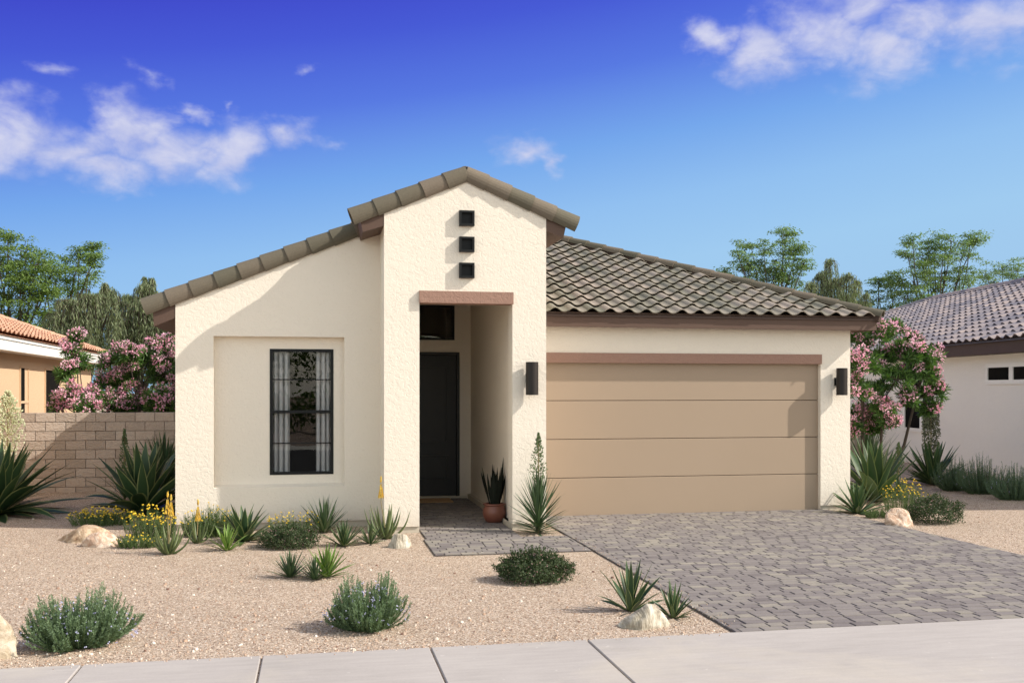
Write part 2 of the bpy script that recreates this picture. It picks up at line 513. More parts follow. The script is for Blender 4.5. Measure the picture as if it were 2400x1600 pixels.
M['bark'] = mat('bark', lambda N: pb(N, N.mix(N.noise(vscale(N, oc(N), (1, 1, .3)), 16, 5), (.035, .027, .02), (.09, .07, .052)), .9, N.noise(oc(N), 30, 4), .5, .01))
M['clay'] = mat('terracotta_glaze', lambda N: pb(N, N.mix(N.noise(oc(N), 10, 4), (.16, .055, .036), (.23, .085, .055)), .38, N.noise(oc(N), 14, 3), .1, .004, spec=.5))
M['soil'] = mat('potting_soil', lambda N: pb(N, N.mix(N.noise(oc(N), 60, 3), (.02, .014, .01), (.05, .035, .025)), .95))
M['mat'] = mat('coir_mat', lambda N: pb(N, N.mix(N.noise(vscale(N, oc(N), (1, 3, 1)), 90, 4), (.36, .22, .11), (.52, .34, .19)), .95, N.noise(oc(N), 200, 2), .5, .004))

# ------------------------------------------------------------------ ground, road, paving
rnd = random.Random(7)
g = MB()
g.face((-400, 5.3, 0), (400, 5.3, 0), (400, 500, 0), (-400, 500, 0))
g.face((-400, -300, 0), (400, -300, 0), (400, -6, 0), (-400, -6, 0))
tag(g.build('ground', M['gravel']), 'tan crushed gravel ground of the front yard', 'ground', kind='structure')
r = MB()
r.box(-400, 400, -5.999, 5.24, -.30, -.13)
tag(r.build('road', M['asphalt']), 'asphalt road in front of the sidewalk', 'road', kind='structure')
s = MB()
joints = [-1.44, -.338, .765, 1.857]
xs = [-1.44 - 1.1 * i for i in range(30, 0, -1)] + joints + [7.32] + [7.32 + 1.1 * i for i in range(1, 30)]
for a, b in zip(xs[:-1], xs[1:]):
    gap = .006
    a_ = a + gap; b_ = b - gap
    bev = .006
    # slab with a rounded arris
    x0, x1, y0, y1, zt = a_, b_, 5.24, 6.75, .016
    vs = [(x0, y0, -.13), (x1, y0, -.13), (x1, y1, -.13), (x0, y1, -.13),
          (x0, y0, zt - bev), (x1, y0, zt - bev), (x1, y1, zt - bev), (x0, y1, zt - bev),
          (x0 + bev, y0 + bev, zt), (x1 - bev, y0 + bev, zt), (x1 - bev, y1 - bev, zt), (x0 + bev, y1 - bev, zt)]
    fs = [(0, 1, 5, 4), (1, 2, 6, 5), (2, 3, 7, 6), (3, 0, 4, 7), (4, 5, 9, 8), (5, 6, 10, 9), (6, 7, 11, 10), (7, 4, 8, 11), (8, 9, 10, 11)]
    s.add(vs, fs, rnd.random())
side = s.build('sidewalk', M['concrete'])
tag(side, 'pale concrete sidewalk slabs with dark joints along the street', 'sidewalk', kind='structure')

def pavers(Mb, x0, x1, y0, y1, seed, ztop=.018):
    rr = random.Random(seed)
    y = y0
    row = 0
    D = .104
    while y < y1 - .02:
        ye = min(y + D, y1)
        x = x0 - (0 if row % 2 else .0875) - rr.uniform(0, .012)
        while x < x1:
            L = .178 + rr.choice([0, 0, 0, 0, -.04, .02]) + rr.uniform(-.006, .006)
            a, b = max(x, x0), min(x + L, x1)
            x += L
            if b - a < .025:
                continue
            gp_, c = .0024, .006
            z = ztop + rr.uniform(-.002, .002)
            tz = [z + rr.uniform(-.0012, .0012) for _ in range(4)]
            A, B, C_, D_ = a + gp_, b - gp_, y + gp_, ye - gp_
            vs = [(A, C_, .004), (B, C_, .004), (B, D_, .004), (A, D_, .004),
                  (A, C_, z - c), (B, C_, z - c), (B, D_, z - c), (A, D_, z - c),
                  (A + c, C_ + c, tz[0]), (B - c, C_ + c, tz[1]), (B - c, D_ - c, tz[2]), (A + c, D_ - c, tz[3])]
            fs = [(0, 1, 5, 4), (1, 2, 6, 5), (2, 3, 7, 6), (3, 0, 4, 7), (4, 5, 9, 8), (5, 6, 10, 9), (6, 7, 11, 10), (7, 4, 8, 11), (8, 9, 10, 11)]
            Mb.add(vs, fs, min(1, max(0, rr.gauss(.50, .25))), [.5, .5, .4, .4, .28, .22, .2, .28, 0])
        y += D
        row += 1
dw = MB()
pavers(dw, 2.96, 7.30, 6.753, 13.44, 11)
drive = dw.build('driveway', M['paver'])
tag(drive, 'driveway of grey and tan concrete pavers', 'driveway', kind='structure')
b = MB(); b.face((2.96, 6.753, .004), (7.30, 6.753, .004), (7.30, 13.5, .004), (2.96, 13.5, .004))
b.build('joint_sand', M['joint'], drive)
ww = MB()
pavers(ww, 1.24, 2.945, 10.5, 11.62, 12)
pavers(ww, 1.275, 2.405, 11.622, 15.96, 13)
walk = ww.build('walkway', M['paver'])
tag(walk, 'grey paver walkway leading into the porch', 'path', kind='structure')
b = MB(); b.face((1.24, 10.5, .004), (2.945, 10.5, .004), (2.945, 11.62, .004), (1.24, 11.62, .004))
b.face((1.275, 11.62, .004), (2.405, 11.62, .004), (2.405, 16, .004), (1.275, 16, .004))
b.build('joint_sand', M['joint'], walk)

# ------------------------------------------------------------------ roof helpers
def tiles(Mb, o, e, up, width, length, clip=None, pitch=.255, expo=.31, amp=.040, sub=10, seed=1, lift=.046):
    o = Vector(o); e = Vector(e).normalized(); up = Vector(up).normalized()
    n = e.cross(up).normalized()
    if n.z < 0: n = -n
    rr = random.Random(seed)
    rows = int(math.ceil(length / expo))
    cols = int(math.ceil(width / pitch))
    def prof(t):
        if t < .56:
            return math.sin(math.pi * t / .56)
        return -.42 * math.sin(math.pi * (t - .56) / .44)
    for r_ in range(rows):
        s0 = r_ * expo
        s1 = min(s0 + expo + .02, length)
        for c_ in range(cols):
            tint = min(1, max(0, rr.gauss(.5, .28)))
            vs = []; fs = []
            jit = rr.uniform(-.004, .004)
            for k in range(sub + 1):
                a = (c_ + k / sub) * pitch
                h = amp * prof(k / sub) + amp * .5
                fl = o + e * a + up * (s0 + jit)
                vs += [fl + n * (h + lift - .013), fl + n * (h + lift), o + e * a + up * s1 + n * (h + .004)]
            for k in range(sub):
                am = (c_ + (k + .5) / sub) * pitch
                if am > width: continue
                if clip and not clip(am, s0 + expo * .5): continue
                i = k * 3
                fs.append((i, i + 3, i + 4, i + 1))
                fs.append((i + 1, i + 4, i + 5, i + 2))
            if fs:
                Mb.add(vs, fs, tint)

def barrels(Mb, p0, p1, seg, r0, r1, nrm, arc=100, seed=3, k=12, th=.014, first=0.0):
    p0 = Vector(p0); p1 = Vector(p1)
    t = (p1 - p0); L = t.length; t.normalize()
    nrm = Vector(nrm); nrm = (nrm - t * nrm.dot(t)).normalized()
    b = t.cross(nrm)
    rr = random.Random(seed)
    n = int(math.ceil(L / seg))
    for i in range(n):
        s0 = i * seg + rr.uniform(-.006, .006); s1 = min((i + 1) * seg * 1.0 + .045, L + .02)
        vs = []; fs = []
        for j in range(k + 1):
            ph = math.radians(-arc + 2 * arc * j / k)
            d = nrm * math.cos(ph) + b * math.sin(ph)
            vs += [p0 + t * s0 + d * r0, p0 + t * s1 + d * r1, p0 + t * s0 + d * (r0 - th), p0 + t * s1 + d * (r1 - th)]
        for j in range(k):
            a = j * 4
            fs += [(a, a + 4, a + 5, a + 1), (a + 2, a + 3, a + 7, a + 6), (a, a + 2, a + 6, a + 4), (a + 1, a + 5, a + 7, a + 3)]
        fs += [(0, 1, 3, 2), (k * 4, k * 4 + 2, k * 4 + 3, k * 4 + 1)]
        Mb.add(vs, fs, rr.random())

# ------------------------------------------------------------------ the house
house = thing('stucco_house', 'cream single storey house with gabled entry tower and wide garage', 'house', (1.84, 13.0, 0))
XL, XR = -1.69, 7.635
YL, YT, YG = 13.0, 12.27, 13.36
YB = 38.0
TX0, TX1, TXM = .83, 2.85, 1.842
Z0 = .08
# main walls (one shell: left wing, garage front, sides, back)
w = MB()
def topl(x): return 2.885 + .4 * (x - XL)
nx0, nx1, nz0, nz1 = -1.235, .374, .525, 2.42
wx0, wx1, wz0, wz1 = -.558, .24, .667, 2.27
y = YL
w.face((XL, y, Z0), (nx0, y, Z0), (nx0, y, topl(nx0)), (XL, y, topl(XL)))
w.face((nx1, y, Z0), (TX0 + .01, y, Z0), (TX0 + .01, y, topl(TX0 + .01)), (nx1, y, topl(nx1)))
w.face((nx0, y, Z0), (nx1, y, Z0), (nx1, y, nz0), (nx0, y, nz0))
w.face((nx0, y, nz1), (nx1, y, nz1), (nx1, y, topl(nx1)), (nx0, y, topl(nx0)))
yn = YL + .125
w.face((nx0, y, nz1), (nx0, yn, nz1), (nx1, yn, nz1), (nx1, y, nz1))
w.face((nx0, y, nz0), (nx1, y, nz0), (nx1, yn, nz0 + .03), (nx0, yn, nz0 + .03))
w.face((nx0, y, nz0), (nx0, yn, nz0 + .03), (nx0, yn, nz1), (nx0, y, nz1))
w.face((nx1, y, nz0), (nx1, y, nz1), (nx1, yn, nz1), (nx1, yn, nz0 + .03))
zs = nz0 + .03
w.face((nx0, yn, zs), (wx0, yn, zs), (wx0, yn, nz1), (nx0, yn, nz1))
w.face((wx1, yn, zs), (nx1, yn, zs), (nx1, yn, nz1), (wx1, yn, nz1))
w.face((wx0, yn, zs), (wx1, yn, zs), (wx1, yn, wz0), (wx0, yn, wz0))
w.face((wx0, yn, wz1), (wx1, yn, wz1), (wx1, yn, nz1), (wx0, yn, nz1))
# sides and back
w.face((XL, YB, Z0), (XL, YL, Z0), (XL, YL, 2.885), (XL, YB, 2.885))
w.face((XR, YG, Z0), (XR, YB, Z0), (XR, YB, 2.8), (XR, YG, 2.8))
w.face((XR, YB, Z0), (XL, YB, Z0), (XL, YB, 2.885), (XR, YB, 2.8))
w.face((XL, YL, Z0), (XL, YB, Z0), (TX0, YB, Z0), (TX0, YL, Z0))
# garage front
gx0, gx1, gz = 2.56, 7.168, 2.135
w.face((gx1, YG, Z0), (XR, YG, Z0), (XR, YG, 2.8), (gx1, YG, 2.8))
w.face((TX1 - .01, YG, gz), (gx1, YG, gz), (gx1, YG, 2.8), (TX1 - .01, YG, 2.8))
w.face((gx1, YG, 0.0), (gx1, YG, 2.135), (gx1, YG + .30, 2.135), (gx1, YG + .30, 0.0))
w.face((TX1, YG, gz), (TX1, YG + .12, gz), (gx1, YG + .12, gz), (gx1, YG, gz))
w.build('wall', M['stucco'], house)
fd = MB()
fd.box(XL + .02, TX0 + .02, YL + .02, YL + .3, -.05, Z0)
fd.box(XL + .02, XL + .3, YL + .3, YB, -.05, Z0)
fd.box(gx1 + .004, XR - .02, YG + .02, YG + .3, -.05, Z0)
fd.box(XR - .3, XR - .02, YG + .3, YB, -.05, Z0)
fd.box(TX0 + .02, 1.26, YT + .02, YL + .1, -.05, Z0)
fd.box(2.42, TX1 - .02, YT + .02, YG + .1, -.05, Z0)
fd.build('foundation', M['found'], house)

# entry tower
t = MB()
ox0, ox1, oz = 1.26, 2.42, 2.85
TE, TA = 3.935, 4.352
y = YT
t.face((TX0, y, Z0), (ox0, y, Z0), (ox0, y, oz), (TX0, y, oz))
t.face((ox1, y, Z0), (TX1, y, Z0), (TX1, y, oz), (ox1, y, oz))
t.face((TX0, y, oz), (ox0, y, oz), (ox1, y, oz), (TX1, y, oz), (TX1, y, TE), (TXM, y, TA), (TX0, y, TE))
t.face((TX0, 16.5, Z0), (TX0, y, Z0), (TX0, y, TE), (TX0, 16.5, TE))
t.face((TX1, y, Z0), (TX1, YG + .2, Z0), (TX1, YG + .2, TE), (TX1, y, TE))
t.face((TX1, YG + .2, 2.7), (TX1, 16.5, 2.7), (TX1, 16.5, TE), (TX1, YG + .2, TE))
# porch inside
t.face((ox0, y, Z0), (ox0, 16.0, Z0), (ox0, 16.0, 3.35), (ox0, y + .2, 3.35), (ox0, y + .2, oz), (ox0, y, oz))
t.face((ox1, y, Z0), (ox1, y, oz), (ox1, y + .26, oz), (ox1, y + .26, Z0))
t.face((ox1, y + .26, Z0), (ox1, y + .26, 3.35), (2.47, y + .26, 3.35), (2.47, y + .26, Z0))
t.face((2.47, y + .26, Z0), (2.47, y + .26, 3.35), (2.47, 16.0, 3.35), (2.47, 16.0, Z0))
t.face((ox0, y, oz), (ox0, y + .2, oz), (ox1, y + .2, oz), (ox1, y, oz))
t.face((ox0, y + .2, oz), (ox0, y + .2, 3.35), (ox1 + .05, y + .2, 3.35), (ox1 + .05, y + .2, oz))
t.face((ox0, y + .2, 3.35), (ox0, 16.0, 3.35), (2.47, 16.0, 3.35), (2.47, y + .2, 3.35))
dx0, dx1, dzt = 1.34, 2.285, 2.35
tx0, tx1, tz0, tz1 = 1.34, 2.205, 2.545, 3.10
t.face((ox0, 16, 0), (dx0, 16, 0), (dx0, 16, dzt), (ox0, 16, dzt))
t.face((dx1, 16, 0), (2.47, 16, 0), (2.47, 16, dzt), (dx1, 16, dzt))
t.face((ox0, 16, dzt), (2.47, 16, dzt), (2.47, 16, tz0), (ox0, 16, tz0))
t.face((ox0, 16, tz0), (tx0, 16, tz0), (tx0, 16, tz1), (ox0, 16, tz1))
t.face((tx1, 16, tz0), (2.47, 16, tz0), (2.47, 16, tz1), (tx1, 16, tz1))
t.face((ox0, 16, tz1), (2.47, 16, tz1), (2.47, 16, 3.35), (ox0, 16, 3.35))
t.build('entry_tower', M['stucco'], house)
fb = MB()
fb.box(2.415, 2.468, YT + .262, 15.99, .0, Z0)
fb.build('base_curb', M['found'], house)
l = MB()
l.box(ox0 - .005, ox1 + .005, YT - .045, YT + .199, 2.812, 2.958)
l.build('porch_lintel', M['trim'], house)
l = MB()
l.box(TX1 + .002, gx1 + .012, YG - .02, YG + .05, 2.12, 2.258)
l.build('garage_lintel', M['trim'], house)

# garage door: four sections with grooves
gd = MB()
for i in range(4):
    z0 = i * .533 + (.004 if i else .012); z1 = (i + 1) * .533 - .004
    c = .004
    yf = YG + .075
    vs = [(gx0, yf + .04, z0), (gx1, yf + .04, z0), (gx1, yf + .04, z1), (gx0, yf + .04, z1),
          (gx0, yf + c, z0), (gx1, yf + c, z0), (gx1, yf + c, z1), (gx0, yf + c, z1),
          (gx0, yf, z0 + c), (gx1, yf, z0 + c), (gx1, yf, z1 - c), (gx0, yf, z1 - c)]
    fs = [(0, 1, 5, 4), (1, 2, 6, 5), (2, 3, 7, 6), (3, 0, 4, 7), (4, 5, 9, 8), (5, 6, 10, 9), (6, 7, 11, 10), (7, 4, 8, 11), (8, 9, 10, 11)]
    gd.add(vs, fs)
gdo = gd.build('garage_door', M['garage'], house)
b = MB(); b.box(gx0, gx1, YG + .108, YG + .14, 0.002, 2.13)
b.build('seam_backing', M['seam'], gdo)

# front door
fdm = MB()
yd = 16.06
x0, x1 = dx0 + .05, dx1 - .05
fdm.box(dx0 + .045, dx1 - .045, yd, yd + .05, .05, dzt - .05)
door = fdm.build('front_door', M['door_black'], house)
pm = MB()
def moulding(Mb, a, b_, c, d, y, wdt=.035, h=.03):
    for (p, q, r_, s_) in ((a, b_, c, c + wdt), (a, b_, d - wdt, d), (a, a + wdt, c + wdt, d - wdt), (b_ - wdt, b_, c + wdt, d - wdt)):
        Mb.box(p, q, y - h, y, r_, s_)
moulding(pm, x0 + .12, x1 - .12, .88, dzt - .20, yd)
moulding(pm, x0 + .12, x1 - .12, .28, .70, yd)
pm.box(x0 + .17, x1 - .17, yd - .012, yd, .93, dzt - .25)
pm.box(x0 + .17, x1 - .17, yd - .012, yd, .33, .65)
pm.build('panel', M['door_black'], door)
fm = MB()
fm.box(dx0, dx0 + .045, 15.97, 16.1, .045, dzt); fm.box(dx1 - .045, dx1, 15.97, 16.1, .045, dzt)
fm.box(dx0 + .045, dx1 - .045, 15.97, 16.1, dzt - .045, dzt)
fm.build('frame', M['door_black'], door)
b = MB(); b.box(ox0 + .002, 2.413, 15.93, 16.12, .0, .05)
b.build('threshold', M['found'], door)
hm = MB()
hm.tube([(x0 + .07, yd, 1.02), (x0 + .07, yd - .05, 1.02)], .012, 8)
hm.tube([(x0 + .07, yd - .05, 1.02), (x0 + .18, yd - .05, 1.02)], .01, 8)
hm.build('handle', M['black_metal'], door)

def window(name, x0, x1, z0, z1, yf, fw=.035, bars=(), heavy=None, frame='black_metal', label=None, parent=house):
    fm = MB()
    d = .05
    fm.box(x0, x0 + fw, yf, yf + d, z0, z1); fm.box(x1 - fw, x1, yf, yf + d, z0, z1)
    fm.box(x0 + fw, x1 - fw, yf, yf + d, z1 - fw, z1); fm.box(x0 + fw, x1 - fw, yf, yf + d, z0, z0 + fw)
    if heavy is not None:
        fm.box(x0 + fw, x1 - fw, yf + .006, yf + .044, heavy - .018, heavy + .018)
    for zb in bars:
        fm.box(x0 + fw, x1 - fw, yf + .014, yf + .036, zb - .007, zb + .007)
    wo_ = fm.build(name, M[frame], parent)
    p = MB()
    p.face((x0 + fw, yf + .03, z0 + fw), (x1 - fw, yf + .03, z0 + fw), (x1 - fw, yf + .03, z1 - fw), (x0 + fw, yf + .03, z1 - fw))
    p.build('pane', M['glass'], wo_)
    return wo_
win = window('window', wx0, wx1, wz0, wz1, yn - .006, .036, bars=(wz0 + .40, wz1 - .39), heavy=(wz0 + wz1) / 2)
cur = MB()
def curtain(Mb, a, b_, y, z0, z1, folds):
    """gathered curtain: full rounded pleats with deep dark valleys between them"""
    w_ = (b_ - a) / folds
    rr_ = random.Random(int(a * 1000))
    for f in range(folds):
        xa = a + f * w_; wd_ = w_ * rr_.uniform(.55, .82)
        n = 8
        vs = []
        for i in range(n + 1):
            th_ = math.pi * (i / n)
            xx = xa + wd_ * .5 - math.cos(th_) * wd_ * .5
            yy = y - math.sin(th_) * .035
            vs += [(xx + .004 * math.sin(f * 3), yy, z0), (xx, yy + .004, z1)]
        xr = xa + w_
        vs += [(xr, y + .05, z0), (xr, y + .05, z1)]
        Mb.add(vs, [(2 * i, 2 * i + 2, 2 * i + 3, 2 * i + 1) for i in range(n + 1)])
curtain(cur, wx0 - .02, wx0 + .245, yn + .12, .3, 2.5, 4)
cur.build('curtain', M['curtain'], win, smooth=True)
cur = MB()
curtain(cur, wx1 - .22, wx1 + .04, yn + .12, .3, 2.5, 4)
cur.build('curtain', M['curtain'], win, smooth=True)
rm = MB()
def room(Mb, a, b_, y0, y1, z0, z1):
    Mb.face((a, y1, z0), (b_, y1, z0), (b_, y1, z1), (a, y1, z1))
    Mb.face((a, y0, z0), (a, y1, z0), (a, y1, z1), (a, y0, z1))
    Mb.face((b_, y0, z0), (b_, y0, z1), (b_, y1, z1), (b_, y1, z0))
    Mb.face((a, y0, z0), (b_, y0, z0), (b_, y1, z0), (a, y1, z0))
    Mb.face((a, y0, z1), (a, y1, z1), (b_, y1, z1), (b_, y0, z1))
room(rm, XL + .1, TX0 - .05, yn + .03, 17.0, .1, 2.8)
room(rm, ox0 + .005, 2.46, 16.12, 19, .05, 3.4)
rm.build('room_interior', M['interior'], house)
tw = window('transom_window', tx0, tx1, tz0, tz1, 15.985, .035)
for dz_ in (0,):
    b = MB(); b.box(tx0 - .001, tx1 - .1, 16.3, 16.33, tz0 + .1, tz1 + .1)
    b.build('blind', M['interior'], tw)

# three square wall insets on the gable
for zc in (3.858, 3.537, 3.217):
    q = MB()
    h, fw, pr = .093, .026, .062
    xc = TXM - .002
    y0, y1 = YT - pr, YT + .02
    q.box(xc - h, xc + h, y0, y1, zc + h - fw, zc + h); q.box(xc - h, xc + h, y0, y1, zc - h, zc - h + fw)
    q.box(xc - h, xc - h + fw, y0, y1, zc - h + fw, zc + h - fw); q.box(xc + h - fw, xc + h, y0, y1, zc - h + fw, zc + h - fw)
    q.box(xc - h + fw, xc + h - fw, YT - .012, YT + .01, zc - h + fw, zc + h - fw)
    q.build('gable_vent', M['black_metal'], house)

# --- roofs
S = .4
EX0, EX1, EYF = -1.99, 7.93, 13.10       # eaves
EZ = 2.765
RX = (EX0 + EX1) / 2
RZ = EZ + S * (RX - EX0)
ln = math.sqrt(1 + S * S)
deck = MB()
# deck under the tiles (thin slabs)
def slab(Mb, pts, th=.03):
    pts = [Vector(p) for p in pts]
    n = len(pts)
    dn = Vector((0, 0, -th))
    Mb.add(pts + [p + dn for p in pts], [list(range(n)), list(range(2 * n - 1, n - 1, -1))] + [(i, i + n, (i + 1) % n + n, (i + 1) % n) for i in range(n)])
HX = (EX1 - RX)
slab(deck, [(EX0, 12.94, EZ), (RX, 12.94, RZ), (RX, YB + .3, RZ), (EX0, YB + .3, EZ)][::-1] if False else [(EX0, 13.03, EZ), (.87, 13.03, EZ + S * (.87 - EX0)), (.87, 16, EZ + S * (.87 - EX0)), (RX, 16, RZ), (RX, YB + .3, RZ), (EX0, YB + .3, EZ)])
slab(deck, [(2.86, EYF, EZ), (EX1, EYF, EZ), (RX, EYF + HX, RZ), (2.86, EYF + HX - (RX - 2.86), EZ + S * (HX - (RX - 2.86)))])
slab(deck, [(EX1, EYF, EZ), (EX1, YB + .3, EZ), (RX, YB + .3, RZ), (RX, EYF + HX, RZ)])
deck.build('roof_deck', M['fascia_dark'], house)
rt = MB()
EYT = EYF - .028
ez_t = EZ - .02 + .02
tiles(rt, (2.86 - .03, EYT, EZ - .02 + .012), (1, 0, 0), (0, 1, S), EX1 + .06 - 2.83, (HX + .05) * ln,
      clip=lambda a, s_: (2.83 + a) <= EX1 + .06 - s_ / ln, expo=.306, seed=5)
tiles(rt, (EX1 + .05, EYF, EZ + .0), (0, 1, 0), (-1, 0, S), YB + .3 - EYF, HX * ln, clip=lambda a, s_: a >= s_ / ln, seed=6, sub=4)
tiles(rt, (EX0 - .05, 13.12, EZ - .01), (0, 1, 0), (1, 0, S), YB + .3 - 13.04, (RX - EX0) * ln,
      clip=lambda a, s_: (a > 3.5) or (s_ / ln < TX0 - EX0 - .02), seed=8, sub=4)
rt.build('roof', M['tile'], house, smooth=False)
hp = MB()
upn = Vector((-S, 0, 1))
barrels(hp, (EX1 + .045, EYT + .01, EZ + .03), (RX, EYF + HX, RZ + .075), .335, .098, .080, (0, 0, 1), arc=92, seed=4)
barrels(hp, (RX, YB + .3, RZ + .07), (RX, EYF + HX, RZ + .07), .33, .10, .08, (0, 0, 1), arc=92, seed=5)
hp.build('hip_cap', M['ridge'], house, smooth=False)
bd = MB()
bd.tube([(EX1 + .02, EYT + .02, EZ + .0), (RX, EYF + HX, RZ + .04)], .062, 8)
bd.build('hip_bedding', M['fascia_dark'], house)
rk = MB()
def roofz(x): return EZ + S * (x - EX0)
barrels(rk, (EX0 - .07, 13.062, roofz(EX0 - .07) + .012), (TX0 + .1, 13.062, roofz(TX0 + .1) + .012), .308, .137, .118, (0, -.25, 1), arc=118, seed=9, k=16)
rk.build('rake_tile', M['ridge'], house, smooth=False)

# fascia and soffit, main roof
fa = MB()
fa.box(2.852, EX1 - .02, EYF + .02, EYF + .045, 2.60, 2.738)
fa.box(2.852, EX1 - .045, EYF + .035, EYF + .06, 2.742, 2.80)
fa.box(EX1 - .045, EX1 - .02, EYF + .045, YB + .2, 2.60, 2.738)
fa.box(2.852, EX1 - .045, EYF + .045, YG, 2.612, 2.63)
fa.box(XR, EX1 - .045, YG, YB + .2, 2.612, 2.63)
fa.build('fascia', M['fascia'], house)
# left eave box, sloping with the roof
eb = MB()
def eavebox(Mb, xin, xout, zin, slope_dir, th, y0, y1):
    # profile: from wall outwards, top follows the roof
    dxo = abs(xout - xin)
    zt_out = zin - S * dxo
    c = .05 * slope_dir
    Mb.prism([(xin, zin), (xout, zt_out), (xout - c * .35, zt_out - th), (xin, zin - th)], y0, y1)
eavebox(eb, XL, EX0 + .03, roofz(XL) - .045, 1 * -1, .20, YL + .006, YB)
eb.build('eave_box', M['fascia'], house)

# tower roof
TS = .413
tlen = math.sqrt(1 + TS * TS)
tz_a = TA + .035
ovl, ovr = .33, .33
tr = MB()
for sgn, xo in ((-1, TX0 - ovl), (1, TX1 + ovr)):
    zo = tz_a - TS * abs(xo - TXM)
    tiles(tr, (xo, YT + .12, zo), (0, 1, 0), (-sgn, 0, TS), 4.3, abs(xo - TXM) * tlen, seed=20 + sgn, sub=4)
tr.build('tower_roof', M['tile'], house)
dk = MB()
slab(dk, [(TX0 - .28, YT + .02, tz_a - TS * (TXM - TX0 + .28) - .004), (TXM, YT + .02, tz_a - .004), (TXM, 16.5, tz_a - .004), (TX0 - .28, 16.5, tz_a - TS * (TXM - TX0 + .28) - .004)], .03)
slab(dk, [(TXM, YT + .02, tz_a - .004), (TX1 + .28, YT + .02, tz_a - TS * (TX1 + .28 - TXM) - .004), (TX1 + .28, 16.5, tz_a - TS * (TX1 + .28 - TXM) - .004), (TXM, 16.5, tz_a - .004)], .03)
dk.build('tower_roof_deck', M['fascia_dark'], house)
tk = MB()
yk = YT + .068
for sgn, xo in ((-1, TX0 - ovl - .06), (1, TX1 + ovr + .06)):
    zo = tz_a - TS * abs(xo - TXM) + .012
    barrels(tk, (xo, yk, zo), (TXM, yk, tz_a + .012), .312, .135, .118, (0, -.25, 1), arc=118, seed=30 + sgn, k=16)
barrels(tk, (TXM, 16.5, tz_a + .06), (TXM, yk + .06, tz_a + .06), .33, .10, .085, (0, 0, 1), arc=95, seed=33)
tk.build('tower_rake_tile', M['ridge'], house)
for sgn, xin, xout in ((-1, TX0, TX0 - .29), (1, TX1, TX1 + .26)):
    zin = tz_a - TS * abs(xin - TXM) - .036
    zo = zin - TS * .28
    te = MB()
    te.prism([(xin, zin), (xout, zo), (xout - sgn * .035, zo - .16), (xin, zin - .19)], YT + .006, 13.4)
    te.build('tower_eave', M['fascia'], house)

# wall lamps
def lamp(x, yw, z0, z1, label):
    th = thing('wall_lamp', label, 'wall lamp', (x, yw, z0), 'cylindrical bronze wall lamps')
    b = MB()
    r_, gap = .078, .035
    b.lathe([(r_ * .8, .0), (r_, .0), (r_, z1 - z0), (r_ * .8, z1 - z0), (r_ * .8, z1 - z0 - .02), (.0, z1 - z0 - .02)], (x, yw - gap - r_, z0), 32)
    b.lathe([(r_ * .8, .0), (r_ * .8, .03), (.0, .03)], (x, yw - gap - r_, z0), 32)
    o = b.build('lamp_body', M['bronze'], th)
    zc = (z0 + z1) / 2
    m_ = MB()
    m_.box(x - .058, x + .058, yw - .012, yw, zc - .058, zc + .058)
    m_.box(x - .03, x + .03, yw - gap - .02, yw - .012, zc - .03, zc + .03)
    m_.build('mounting_plate', M['black_metal'], th)
lamp(2.645, YT, 1.685, 2.093, 'dark bronze cylinder lamp on the entry tower pier left of the garage door')
lamp(7.44, YG, 1.672, 2.06, 'dark bronze cylinder lamp on the narrow pier right of the garage door')

# door mat
b = MB(); b.box(1.30, 2.10, 15.35, 15.86, .018, .034)
tag(b.build('door_mat', M['mat']), 'tan coir door mat lying before the black front door', 'door mat')

# ------------------------------------------------------------------ block walls
def blockwall(name, x0, x1, y, h, label, seed):
    rr = random.Random(seed)
    b = MB()
    ch, bl = .159, .322
    z = h
    row = 0
    while z > -.05:
        x = x0 - (bl / 2 if row % 2 else 0)
        while x < x1:
            a, c = max(x, x0), min(x + bl, x1)
            x += bl
            if c - a < .02: continue
            g_ = .0055
            yy = y + rr.uniform(-.004, .004)
            b.box(a + g_, c - g_, yy, y + .19, z - ch + g_, z - g_, rr.random())
        z -= ch
        row += 1
    o = b.build(name, M['cmu'])
    tag(o, label, 'wall')
    m_ = MB(); m_.box(x0, x1, y + .022, y + .17, -.1, h - .006)
    m_.build('mortar', M['mortar'], o)
blockwall('block_wall', -5.62, XL + .02, 18.3, 1.36, 'tan split face block wall between the two houses on the left', 3)
blockwall('block_wall', XR, 14.2, 24.1, 1.24, 'short visible piece of tan block wall behind the right agaves', 4)

# ------------------------------------------------------------------ left neighbour
ln_ = thing('neighbor_house', 'tan stucco house with terracotta roof and white fascia beyond the left block wall', 'house', (-8, 22, 0))
LW = -5.70
def lx(y_): return LW - .033 * (y_ - 19)
def prism_y(Mb, pts2, z0, z1):
    n = len(pts2)
    vs = [(a, b_, z0) for a, b_ in pts2] + [(a, b_, z1) for a, b_ in pts2]
    Mb.add(vs, [list(range(n))[::-1], [n + i for i in range(n)]] + [(i, (i + 1) % n, (i + 1) % n + n, i + n) for i in range(n)])
b = MB()
prism_y(b, [(lx(13), 13.5), (lx(29.4), 29.4), (-14, 29.4), (-14, 13.5)], 0, 2.5)
b.build('wall', M['stucco_tan'], ln_)
b = MB()
ov = .36
prism_y(b, [(lx(13.1) + ov, 13.1), (lx(29.75) + ov, 29.75), (-14.4, 29.75), (-14.4, 13.1)], 2.45, 2.63)
b.build('fascia', M['white_paint'], ln_)
b = MB()
prism_y(b, [(lx(13.1) + ov + .02, 13.08), (lx(29.75) + ov + .02, 29.77), (-14.42, 29.77), (-14.42, 13.08)], 2.634, 2.70)
b.build('fascia_cap', M['white_paint'], ln_)
b = MB()
o0 = Vector((lx(13.1) + ov + .05, 13.0, 2.71)); o1 = Vector((lx(29.8) + ov + .05, 29.85, 2.71))
